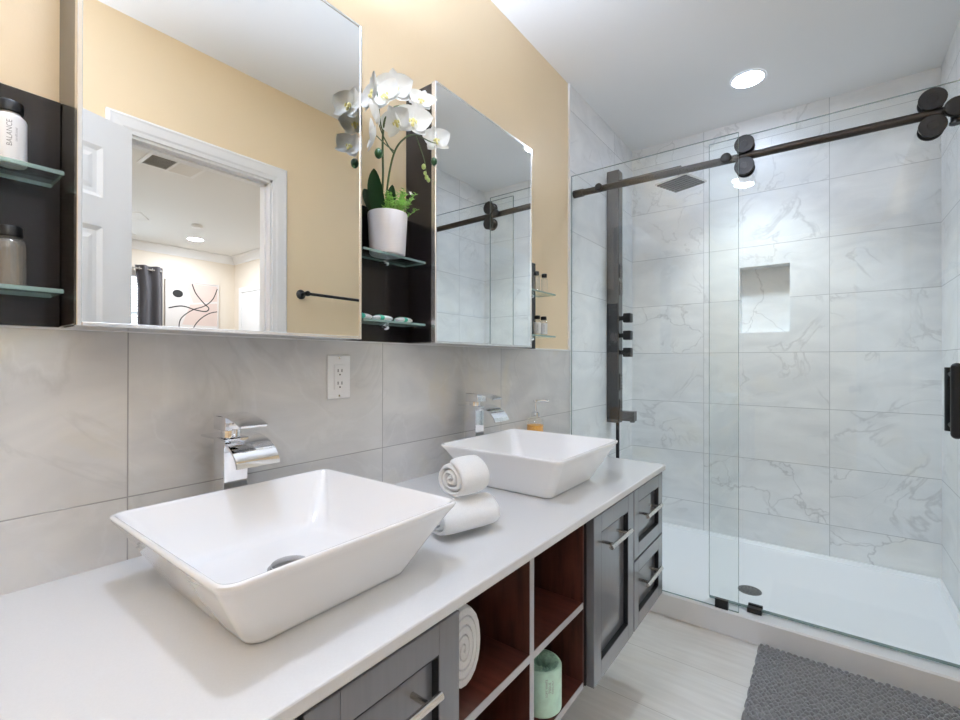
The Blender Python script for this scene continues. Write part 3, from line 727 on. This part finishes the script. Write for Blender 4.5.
stem([(.098, .846, 1.695), (.115, .810, 1.700), (.135, .772, 1.712), (.150, .745, 1.735)], .0018, .0013, 'stem_branch')
stem([(.100, .848, 1.700), (.125, .80, 1.690), (.145, .76, 1.685), (.160, .735, 1.680)], .0016, .0012, 'stem_branch')
stem([(.150, .905, 1.745), (.130, .955, 1.76), (.125, .985, 1.768)], .0018, .0013, 'stem_branch')
stem([(.135, .845, 1.812), (.120, .90, 1.842), (.118, .93, 1.848)], .0018, .0013, 'stem_branch')
stem([(.135, .893, 1.752), (.118, .94, 1.715), (.110, .958, 1.692), (.110, .962, 1.668)], .0016, .0012, 'stem_branch')
def petal(b, M4, ln, wd, cup, mi=0):
    nu, nv = 7, 6; g = []
    for i in range(nu+1):
        t = i/nu; hw = wd*math.sin(PI*min(1, (.06+.94*t)**.72))**.75*(1 if t < .999 else 0)
        row = []
        for j in range(-nv//2, nv//2+1):
            s = j/(nv/2); row.append(b.verts.new(M4 @ Vector((s*hw, t*ln, cup*(t*t*.9)-.18*hw*(1-abs(s))*2*(.5)+.15*hw*s*s))))
        g.append(row)
    for i in range(nu):
        for j in range(len(g[0])-1):
            b.faces.new((g[i][j], g[i][j+1], g[i+1][j+1], g[i+1][j])).material_index = mi
def flower(c, facing, size, roll=0., label=None, openf=1.):
    size *= 1.16
    """phalaenopsis: two broad side petals, three sepals, a yellow lip"""
    f = Vector(facing).normalized(); up = Vector((0, 0, 1)); x = up.cross(f).normalized(); y = f.cross(x)
    T = Matrix((x, y, f)).transposed().to_4x4(); T.translation = Vector(c); T = T @ Matrix.Rotation(roll, 4, 'Z')
    b = BM()
    for a in (0, 2*PI*.365, -2*PI*.365):
        petal(b, T @ Matrix.Translation((0, 0, -.002)) @ Matrix.Rotation(a, 4, 'Z') @ Matrix.Rotation(.15*openf, 4, 'X'), size*.95, size*.36, size*.10)
    for a in (1.30, -1.30):
        petal(b, T @ Matrix.Translation((0, 0, .001)) @ Matrix.Rotation(a, 4, 'Z') @ Matrix.Rotation(.22*openf, 4, 'X'), size*1.02, size*.60, size*.14)
    o = obj('flower', b, M['petal'], orc, 80)
    b = BM()
    add_sphere(b, (0, 0, size*.14), size*.11, 10, 7, (1, 1.1, .6)); add_sphere(b, (0, -size*.2, size*.16), size*.13, 10, 7, (.7, 1, .5))
    for s in (-1, 1): add_sphere(b, (s*size*.16, -size*.06, size*.18), size*.09, 8, 6, (.6, 1.2, .6))
    bmesh.ops.transform(b, matrix=T, verts=b.verts[:]); o2 = obj('lip', b, M['lip'], o, True)
CAMD = Vector((.72, -.62, -.05))
flower((.120, .828, 1.853), (.72, -.60, -.05), .046, .1)
flower((.152, .866, 1.772), (.70, -.62, .02), .047, -.15)
flower((.165, .722, 1.775), (-.25, -.75, .10), .044, .3)
flower((.152, .768, 1.792), (.45, -.8, .30), .044, .7)
flower((.165, .735, 1.735), (-.6, -.5, -.1), .036, -.2)
flower((.166, .722, 1.672), (-.5, -.6, .2), .036, .4)
flower((.128, .828, 1.762), (.5, -.7, -.2), .040, .4)
flower((.112, .938, 1.872), (.65, -.5, .30), .038, -.3)
flower((.118, .992, 1.780), (.80, -.55, .05), .040, .2)
flower((.112, .925, 1.828), (.3, .4, .2), .032, .2)
for p, r, mt in (((.110, .962, 1.664), .006, 'budg'), ((.112, .948, 1.690), .0065, 'budg'), ((.108, .972, 1.660), .0055, 'budg'), ((.114, .952, 1.672), .005, 'budg'), ((.118, .985, 1.716), .0095, 'leafd'), ((.166, .736, 1.636), .010, 'leafd')):
    b = BM(); add_sphere(b, p, r, 12, 8, (1, 1, 1.28)); obj('bud', b, M[mt], orc, True)
def leaf(p0, p1, p2, wd, mat_, name='leaf'):
    b = BM(); n = 10; g = []
    P = spline([p0, p1, p2], n//2)
    for i, p in enumerate(P):
        t = i/(len(P)-1); d = (P[min(i+1, len(P)-1)]-P[max(i-1, 0)]).normalized(); sd_ = d.cross(Vector((.6, -.75, 0.05))).normalized()
        hw = wd*max(.03, math.sin(PI*(.18+.82*t)))**.8; fold = Vector((.6, -.75, 0))*hw*.25
        g.append([b.verts.new(p+sd_*hw+fold), b.verts.new(p+sd_*hw*.5+fold*.4), b.verts.new(p), b.verts.new(p-sd_*hw*.5+fold*.4), b.verts.new(p-sd_*hw+fold)])
    for A, B_ in zip(g, g[1:]):
        for j in range(4): b.faces.new((A[j], A[j+1], B_[j+1], B_[j]))
    r = bmesh.ops.solidify(b, geom=b.faces[:], thickness=.0012)
    return obj(name, b, mat_, orc, True)
leaf((.062, .833, zt), (.078, .800, 1.585), (.090, .785, 1.635), .021, M['leafd'])
leaf((.070, .850, zt), (.085, .848, 1.575), (.095, .845, 1.610), .014, M['leafd'])
leaf((.055, .840, zt), (.040, .815, 1.570), (.030, .80, 1.60), .018, M['leafd'])
rnd = random.Random(3)
for k in range(52):
    a = rnd.uniform(0, 2*PI); rr_ = rnd.uniform(.008, .040); x0 = OX+.010+rr_*math.cos(a)*.9; y0 = OY+.006+rr_*math.sin(a)
    hgt = rnd.uniform(.035, .080); lean = Vector((rnd.uniform(-.005, .040), rnd.uniform(-.020, .044), hgt))
    p0 = Vector((x0, y0, zt)); b = BM(); add_tube(b, [p0, p0+lean*.5, p0+lean], [.0011, .0009, .0006], 5, mi=0)
    for i in range(13):
        t = .15+.85*i/12; c_ = p0+lean*t; an = i*2.4; sz = rnd.uniform(.007, .0115)
        d = Vector((math.cos(an), math.sin(an), .45)).normalized(); s_ = d.cross(Vector((0, 0, 1))).normalized()
        q_ = [c_, c_+d*sz*.55+s_*sz*.36, c_+d*sz*1.15, c_+d*sz*.55-s_*sz*.36]; up_ = Vector((0, 0, .0006))
        A = [b.verts.new(v) for v in q_]; B_ = [b.verts.new(v+up_) for v in q_]
        b.faces.new(A[::-1]); b.faces.new(B_)
        for j in range(4): b.faces.new((A[j], A[(j+1) % 4], B_[(j+1) % 4], B_[j]))
    obj('filler_sprig', b, M['leafl'], orc)
b = BM(); T = Matrix.Translation((.110, .900, 1.598)) @ Matrix.Rotation(1.1, 4, 'Y')
for k in range(5): petal(b, T @ Matrix.Rotation(2*PI*k/5, 4, 'Z'), .009, .0032, .001)
obj('filler_flower', b, M['petal'], orc, 80)

# ------------------------------------------------------------------ things on the counter and in the cubbies
def rolled_towel(name, label, group, c0, c1, r, squash=1., turns=3.1, gap=.88, grooves=.30):
    """a rolled terry towel: a spiral sheet of real thickness swept along its axis, with soft ends"""
    c0, c1 = Vector(c0), Vector(c1); ax = (c1-c0); ln = ax.length; d = ax/ln
    up = Vector((0, 0, 1)); sx = d.cross(up).normalized(); up = sx.cross(d)
    t_ = thing(name, label, 'towel', (c0.x, c0.y, c0.z-r*squash), group); b = BM()
    N = 96; th = r/(turns+.55); rows = []; nl = 14
    rg = random.Random(int(r*1e5)+int(c0.y*1e4))
    ph = [rg.uniform(0, 6.28) for _ in range(4)]
    ev = th*grooves
    def ring(s, inset):
        out, inn = [], []
        for k in range(N+1):
            u = k/N; a = u*turns*2*PI+ph[0]*0+.9
            R_ = th*.55+u*(r-th*.55); R_ *= 1+.035*math.sin(2*a+ph[1])+.02*math.sin(3*a+ph[2]+s*3)
            Ro = R_-inset; Ri = max(.001, R_-th*gap+inset)
            for L_, q_ in ((out, Ro), (inn, Ri)): L_.append((q_*math.cos(a), q_*math.sin(a)))
        return out+inn[::-1]
    ss = [0, .004, .012]+[.012+(ln-.024)*i/nl for i in range(1, nl)]+[ln-.012, ln-.004, ln]
    ins = [ev, ev/3, 0]+[0]*(nl-1)+[0, ev/3, ev]
    for s, i_ in zip(ss, ins):
        e_ = 1-.05*(1-min(1, min(s, ln-s)/.03))
        rows.append([b.verts.new(c0+d*s+sx*x*e_+up*y*squash*e_) for x, y in ring(s, i_)])
    k = len(rows[0])
    for A, B_ in zip(rows, rows[1:]):
        for i in range(k): b.faces.new((A[i], A[(i+1) % k], B_[(i+1) % k], B_[i]))
    n1 = N+1
    for R_ in (rows[0], rows[-1]):
        for i in range(N): b.faces.new((R_[i], R_[i+1], R_[k-2-i], R_[k-1-i]))
    o = obj('terry_roll', b, M['towel'], t_, 60)
    return t_
rolled_towel('rolled_towel', 'white rolled hand towel lying on the counter beneath another roll', 'rolled towels on the counter', (.386, .698, .8010), (.426, .834, .8010), .0515, .74)
rolled_towel('rolled_towel', 'white rolled hand towel on top, its spiral end facing out', 'rolled towels on the counter', (.393, .738, .8780), (.401, .822, .8760), .0495, .92)
rolled_towel('rolled_towel', 'white rolled bath towel filling the upper cubby under the nearer basin', None, (.505, .651, .600), (.16, .651, .600), .062, 1.32, turns=4.3, gap=.985, grooves=.10)
rt = thing('wrapped_roll', 'round mint green paper-wrapped roll standing in the lower cubby', 'paper roll', (.492, .958, VB+q))
b = BM(); rz0, rz1, rrad, rc = VB+q+.0005, VB+q+.104, .0490, (.492, .958)
add_lathe(b, (*rc, 0), [(0, rz0), (rrad-.004, rz0), (rrad, rz0+.004), (rrad, rz1-.004), (rrad-.003, rz1), (rrad-.008, rz1+.001)], 40); obj('paper_wrap', b, M['mint'], rt, True)
b = BM(); n = 44
rings = []
for j, (rf, zf) in enumerate(((1, 0), (.75, -.002), (.5, -.004), (.28, -.010), (.12, -.020))):
    rings.append([b.verts.new((rc[0]+(rrad-.007)*rf*math.cos(2*PI*k/n+j*.16), rc[1]+(rrad-.007)*rf*math.sin(2*PI*k/n+j*.16), rz1+.001+zf+(.0022 if k % 2 else -.0012)*(j > 0)*(1.2-rf*.4))) for k in range(n)])
for A, B_ in zip(rings, rings[1:]):
    for k in range(n): b.faces.new((A[k], A[(k+1) % n], B_[(k+1) % n], B_[k]))
b.faces.new(rings[-1]); o = obj('pleated_top', b, M['mintd'], rt); o['label'] = 'pleated darker green paper top'
b = BM()
for k, (s, n_) in enumerate((('SOFT WHITE', .0062), ('TISSUE', .0075), ('TWO PLY', .0062))): add_wrapped_text(b, s, n_*1.15, rc, rrad+.0004, -.62+(k-1)*.16, rz1-.032)
obj('lettering', b, M['ink'], rt)
# soap dispenser
sx_, sy_ = .060, 1.672
sdp = thing('soap_dispenser', 'clear glass pump bottle of amber soap behind the farther basin', 'soap dispenser', (sx_, sy_, CT))
b = BM(); z = CT+.0004; add_lathe(b, (sx_, sy_, z), [(0, 0), (.033, 0), (.036, .004), (.036, .112), (.033, .122), (.018, .134), (.016, .140)], 32); obj('bottle', b, M['bottle_gl'], sdp, True)
b = BM(); add_lathe(b, (sx_, sy_, z), [(0, .003), (.031, .003), (.034, .006), (.034, .102), (0, .102)], 32); o = obj('liquid_soap', b, M['amber'], sdp, True); o['label'] = 'amber liquid soap'
b = BM(); add_lathe(b, (sx_, sy_, z), [(0, .139), (.017, .139), (.017, .152), (.012, .156), (.006, .158), (.0055, .195), (.010, .197), (.010, .205), (0, .206)], 20)
add_tube(b, [(sx_, sy_, z+.201), (sx_+.026, sy_+.028, z+.203), (sx_+.040, sy_+.042, z+.198)], [.006, .0048, .004], 10); o = obj('pump', b, M['chrome'], sdp, True); o['label'] = 'chrome pump head'

# ------------------------------------------------------------------ outlet
ot = thing('wall_outlet', 'white double power outlet on the tiles under the nearer mirror', 'outlet', (0, .740, 1.031))
b = BM(); add_box(b, .0003, .006, .705, .776, 1.031, 1.146, bev=.003, seg=3); obj('cover_plate', b, M['plastic_w'], ot, 30)
b = BM(); add_box(b, .005, .0085, .7235, .7575, 1.0555, 1.1215, bev=.001); rc_ = obj('receptacle', b, M['plastic_w'], ot)
b = BM()
for z in (1.105, 1.072):
    for y in (.7345, .7465): add_box(b, .0084, .0088, y-.0011, y+.0011, z-.004, z+.004)
    add_lathe(b, (.0084, .7405, z-.0105), [(0, .0004), (.0022, .0004), (.0022, 0)], 10, axis=(1, 0, 0))
obj('slots', b, M['dark'], rc_)
for z in (1.0385, 1.1385):
    b = BM(); add_lathe(b, (.006, .7405, z), [(0, .0008), (.0024, .0007), (.0028, 0)], 12, axis=(1, 0, 0)); obj('screw', b, M['steel'], ot)

# ------------------------------------------------------------------ bath mat
b = BM(); mx0, mx1, my0, my1 = .822, 1.425, 1.643, 2.106; nx, ny = 242, 186; px_, py_ = .0185, .0140; g = []
rg = random.Random(5); jit = {}
for i in range(nx+1):
    x = mx0+(mx1-mx0)*i/nx; row = []
    for j in range(ny+1):
        y = my0+(my1-my0)*j/ny; rj = math.floor((y-my0)/py_); fx = (x-mx0)/px_+(.5 if rj % 2 else 0); ci = math.floor(fx)
        if (ci, rj) not in jit: jit[(ci, rj)] = (rg.uniform(-.12, .12), rg.uniform(.75, 1.15))
        jt, jh = jit[(ci, rj)]; a = (fx-ci-.5+jt*.5)*2; c_ = ((y-my0)/py_-rj-.5)*2
        d2 = abs(a)**2.4+abs(c_)**2.4; h = .0125*jh*math.sqrt(max(0., 1-d2))
        eg = min(x-mx0, mx1-x, y-my0, my1-y); base_h = .0125*min(1, (eg/.008)**.5) if eg > 0 else 0
        row.append(b.verts.new((x+.0022*math.sin(y*90+ci), y+.0022*math.sin(x*70+rj*1.7), .001+base_h+h*min(1, eg/.006+.15))))
    g.append(row)
for i in range(nx):
    for j in range(ny): b.faces.new((g[i][j], g[i+1][j], g[i+1][j+1], g[i][j+1]))
rim = [g[i][0] for i in range(nx+1)]+[g[nx][j] for j in range(1, ny+1)]+[g[i][ny] for i in range(nx-1, -1, -1)]+[g[0][j] for j in range(ny-1, 0, -1)]
b.faces.new(rim[::-1])
tag(obj('bath_mat', b, M['mat'], None, 60), 'chunky grey woven bath mat on the floor before the shower', 'bath mat')

# ------------------------------------------------------------------ towel bar on the right wall
tb = thing('towel_bar', 'black towel bar beside the doorway, seen in the nearer mirror', 'towel bar', (XR-.03, 1.68, 1.475))
b = BM(); add_tube(b, [(XR-.062, 1.375, 1.490), (XR-.062, 1.985, 1.490)], .008, 14); obj('bar', b, M['black'], tb, True)
for y in (1.385, 1.975):
    b = BM(); add_lathe(b, (XR, y, 1.490), [(0, .0), (.026, .0), (.026, .006), (.020, .012), (.011, .018), (.011, .055), (.014, .060), (.014, .072), (0, .075)], 22, axis=(-1, 0, 0)); obj('bracket', b, M['black'], tb, True)

# ------------------------------------------------------------------ ceiling lights
def can(x, y, label, r, mt, group):
    c = thing('ceiling_light', label, 'ceiling light', (x, y, CZ-.012), group)
    b = BM(); add_lathe(b, (x, y, CZ), [(r, -.002), (r+.001, -.006), (r+.006, -.004), (r+.010, -.0005)], 40); obj('trim_ring', b, M['white'], c, True)
    b = BM(); add_lathe(b, (x, y, CZ), [(0, -.0065), (r*.7, -.006), (r, -.0035)], 40); o = obj('lens', b, mt, c, True); o['label'] = 'glowing white lens'
LB = ['round recessed ceiling light above the shower, lit', 'round recessed ceiling light above the nearer basin, out of frame']
sl = bpy.data.lights.new('shower_beam', 'SPOT'); sl.energy = SHSPOT; sl.spot_size = math.radians(100); sl.spot_blend = .9; sl.shadow_soft_size = .06; sl.color = (.84, .94, 1.0)
slo = bpy.data.objects.new('shower_beam', sl); COL.objects.link(slo); slo.location = (.727, 2.61, CZ-.085)
for (x, y), lb in zip(CANS, LB): can(x, y, lb, .068, M['lensc'] if y > 2 else M['lens'], 'bathroom ceiling lights')
can(5.02, 2.22, 'round recessed bedroom ceiling light, seen lit in the nearer mirror', .075, M['lensb'], 'bedroom ceiling lights')
can(2.9, .0, 'round recessed bedroom ceiling light hidden from view beyond the doorway', .075, M['lensb'], 'bedroom ceiling lights')
can(5.0, 0., 'round recessed bedroom ceiling light hidden in the far bedroom corner', .075, M['lensb'], 'bedroom ceiling lights')

def uplighter(x, y, z, nx, ny, label):  # added fill light in the shape of a wall bowl
    c = thing('fill_uplighter', label, 'wall light', (x+nx*.09, y+ny*.09, z-.1), 'added fill uplighters')
    b = BM(); cx, cy = x+nx*.135, y+ny*.135
    add_lathe(b, (cx, cy, z), [(0, -.085), (.04, -.08), (.085, -.045), (.115, .0), (.118, .012), (.112, .012), (.108, .0), (.08, -.03), (0, -.05)], 36); obj('bowl', b, M['plastic_w'], c, True)
    b = BM(); add_tube(b, [(x, y, z-.05), (x+nx*.08, y+ny*.08, z-.05)], .012, 12); add_lathe(b, (x, y, z-.05), [(0, .012), (.045, .012), (.05, .006), (.05, 0)], 24, axis=(nx, ny, 0)); obj('wall_bracket', b, M['steel'], c, True)
    b = BM(); add_lathe(b, (cx, cy, z), [(0, -.012), (.095, -.012)], 32); o = obj('lens', b, M['upfill'], c)
uplighter(XR, -.42, 1.95, -1, 0, 'white bowl fill uplighter added on the doorway wall behind the open door, out of frame')
lb_ = thing('fill_bar', 'slim fill light bar added on top of the nearer mirror cabinet, above the frame', 'lamp', (.085, .36, MZ1))
b = BM(); add_box(b, .058, .110, .200, .520, MZ1-.0015, MZ1+.016); add_box(b, .058, .064, .200, .520, MZ1+.016, MZ1+.070); add_box(b, .104, .110, .200, .520, MZ1+.016, MZ1+.034)  # housing of the added fill bar, lips shaped to keep light off the walls
add_box(b, .064, .104, .200, .206, MZ1+.016, MZ1+.034); add_box(b, .064, .104, .514, .520, MZ1+.016, MZ1+.070); obj('housing', b, M['alu'], lb_)
b = BM(); add_box(b, .068, .100, .210, .510, MZ1+.0165, MZ1+.0185); obj('diffuser', b, M['barfill'], lb_)

# ------------------------------------------------------------------ bedroom things in the mirror
vt = thing('ceiling_vent', 'white slatted ceiling vent beyond the doorway, seen in the nearer mirror', 'vent', (2.95, 1.28, CZ-.012))
va, vb_, vc, vd = 2.82, 3.08, 1.10, 1.46
b = BM(); add_box(b, va, vb_, vc, vc+.025, CZ-.010, CZ-.0005, bev=.002); add_box(b, va, vb_, vd-.025, vd, CZ-.010, CZ-.0005, bev=.002)
add_box(b, va, va+.025, vc+.025, vd-.025, CZ-.010, CZ-.0005, bev=.002); add_box(b, vb_-.025, vb_, vc+.025, vd-.025, CZ-.010, CZ-.0005, bev=.002); add_box(b, va+.025, vb_-.025, 1.272, 1.288, CZ-.010, CZ-.0005)
obj('vent_frame', b, M['white'], vt)
b = BM(); add_box(b, va+.02, vb_-.02, vc+.02, vd-.02, CZ-.002, CZ-.0008); obj('vent_duct', b, M['dark'], vt)
b = BM()
for k in range(12):
    x = va+.032+k*.0178
    add_box(b, x-.0088, x+.0088, 1.288, vd-.025, CZ-.009, CZ-.0075, rot=Matrix.Rotation(.4, 3, 'Y'))
    add_box(b, x-.006, x+.006, vc+.025, 1.272, CZ-.009, CZ-.0075, rot=Matrix.Rotation(-.6, 3, 'Y'))
obj('vent_slats', b, M['white'], vt)
b = BM(); add_lathe(b, (4.4, 2.0, CZ), [(.05, -.0005), (.05, -.02), (.042, -.03), (0, -.032)], 24); tag(obj('smoke_detector', b, M['white'], None, True), 'small white round smoke detector on the bedroom ceiling, seen in the mirror', 'smoke detector')
fx, fy, fz = 4.05, .80, 2.27
fn = thing('ceiling_fan', 'white ceiling fan, one blade tip showing in the nearer mirror', 'ceiling fan', (fx, fy, fz))
b = BM(); add_lathe(b, (fx, fy, 0), [(0, fz-.06), (.06, fz-.05), (.09, fz-.01), (.09, fz+.05), (.05, fz+.08), (.015, fz+.09), (.015, CZ-.06), (.06, CZ-.03), (.065, CZ-.0005)], 28); obj('motor_housing', b, M['white'], fn, True)
for k in range(5):
    b = BM(); add_box(b, .09, .70, -.062, .062, -.004, .004, bev=.003); bmesh.ops.transform(b, matrix=Matrix.Translation((fx, fy, fz+.02)) @ Matrix.Rotation(math.radians(63)+2*PI*k/5, 4, 'Z') @ Matrix.Rotation(.2, 4, 'X'), verts=b.verts[:]); obj('blade', b, M['white'], fn)
cr = thing('curtain_rod', 'chrome curtain rod above the bedroom window, seen in the mirror', 'curtain rod', (BX-.08, 1.5, 2.20))
b = BM(); add_tube(b, [(BX-.085, .85, 2.205), (BX-.085, 2.075, 2.205)], .011, 14); obj('rod', b, M['chrome'], cr, True)
b = BM(); add_sphere(b, (BX-.085, .84, 2.205), .02); add_tube(b, [(BX-.001, .95, 2.205), (BX-.085, .95, 2.205)], .007, 10); obj('finial', b, M['chrome'], cr, True)
b = BM(); add_tube(b, [(BX-.001, 2.066, 2.205), (BX-.085, 2.066, 2.205)], .007, 10); obj('rod_bracket', b, M['chrome'], cr, True)
ct = thing('curtain', 'dark grey grommet curtain beside the bedroom window, seen in the mirror', 'curtain', (BX-.085, 1.93, .05))
b = BM(); nn = 60; A = []
for z in (2.25, 2.0, 1.5, 1.0, .5, .06):
    A.append([b.verts.new((BX-.085+.038*math.sin(u/nn*2*PI*2.2+.6), 1.800+(.0 if z > 2 else .03 if z > 1.4 else .06)+(.285-(.0 if z > 2 else .03 if z > 1.4 else .06))*u/nn, z)) for u in range(nn+1)])
for P, Q in zip(A, A[1:]):
    for i in range(nn): b.faces.new((P[i], P[i+1], Q[i+1], Q[i]))
bmesh.ops.solidify(b, geom=b.faces[:], thickness=.003)
obj('curtain_panel', b, M['curtain'], ct, True)
b = BM()
for k in range(4):
    y = 1.835+k*.065; th = 2*PI*k/16
    add_lathe(b, (BX-.085, y, 2.205), [(.016, -.003), (.025, -.003), (.025, .003), (.016, .003), (.016, -.003)], 18, axis=(0, 1, 0))
obj('grommets', b, M['chrome'], ct, True)
# abstract line picture
pc = thing('wall_picture', 'cream abstract line picture on the bedroom wall, seen in the mirror', 'picture', (BX-.02, 2.425, 1.40))
py0, py1, pz0, pz1 = 2.120, 2.735, 1.25, 2.135; fxp = BX-.028
b = BM(); t = .014
add_box(b, BX-.034, BX-.0005, py0, py0+t, pz0, pz1); add_box(b, BX-.034, BX-.0005, py1-t, py1, pz0, pz1); add_box(b, BX-.034, BX-.0005, py0+t, py1-t, pz0, pz0+t); add_box(b, BX-.034, BX-.0005, py0+t, py1-t, pz1-t, pz1)
obj('picture_frame', b, M['canvas'], pc)
b = BM(); add_box(b, fxp, BX-.001, py0+t, py1-t, pz0+t, pz1-t); cv = obj('canvas', b, M['canvas'], pc)
def line(pts, wd, mt, name):
    P = spline([Vector((0, a, c_)) for a, c_ in pts], 10); b = BM(); g = []
    for i, p in enumerate(P):
        d = (P[min(i+1, len(P)-1)]-P[max(i-1, 0)]).normalized(); nn = Vector((0, -d.z, d.y))
        g.append([b.verts.new((fxp-.0012, (p+nn*wd).y, (p+nn*wd).z)), b.verts.new((fxp-.0012, (p-nn*wd).y, (p-nn*wd).z))])
    for A_, B_ in zip(g, g[1:]): b.faces.new((A_[0], A_[1], B_[1], B_[0]))
    return obj(name, b, mt, cv)
def P2(u, v): return (py0+(py1-py0)*u, pz1-(pz1-pz0)*v)
b = BM()
for uv in ([(.35, .0), (.98, .0), (.98, .25), (.5, .30)], [(.45, .33), (.98, .28), (.98, .62), (.30, .62)]):
    b.faces.new([b.verts.new((fxp-.0006, *P2(min(max(u, .03), .97), max(v, .03)))) for u, v in uv])
obj('painted_block', b, M['blush'], cv)
line([P2(.48, .03), P2(.55, .16), P2(.70, .29), P2(.80, .36), P2(.74, .41), P2(.55, .40), P2(.30, .36), P2(.06, .40)], .007, M['inkblk'], 'painted_line')
line([P2(.97, .06), P2(.88, .22), P2(.72, .33), P2(.50, .40), P2(.32, .50), P2(.25, .60), P2(.24, .8)], .006, M['inkblk'], 'painted_line')
line([P2(.97, .40), P2(.80, .44), P2(.62, .54), P2(.50, .68), P2(.46, .9)], .006, M['inkblk'], 'painted_line')
b = BM(); c_ = P2(.22, .19); b.faces.new([b.verts.new((fxp-.0012, c_[0]+.058*math.cos(2*PI*k/24), c_[1]+.047*math.sin(2*PI*k/24))) for k in range(24)]); obj('painted_spot', b, M['inkblk'], cv)
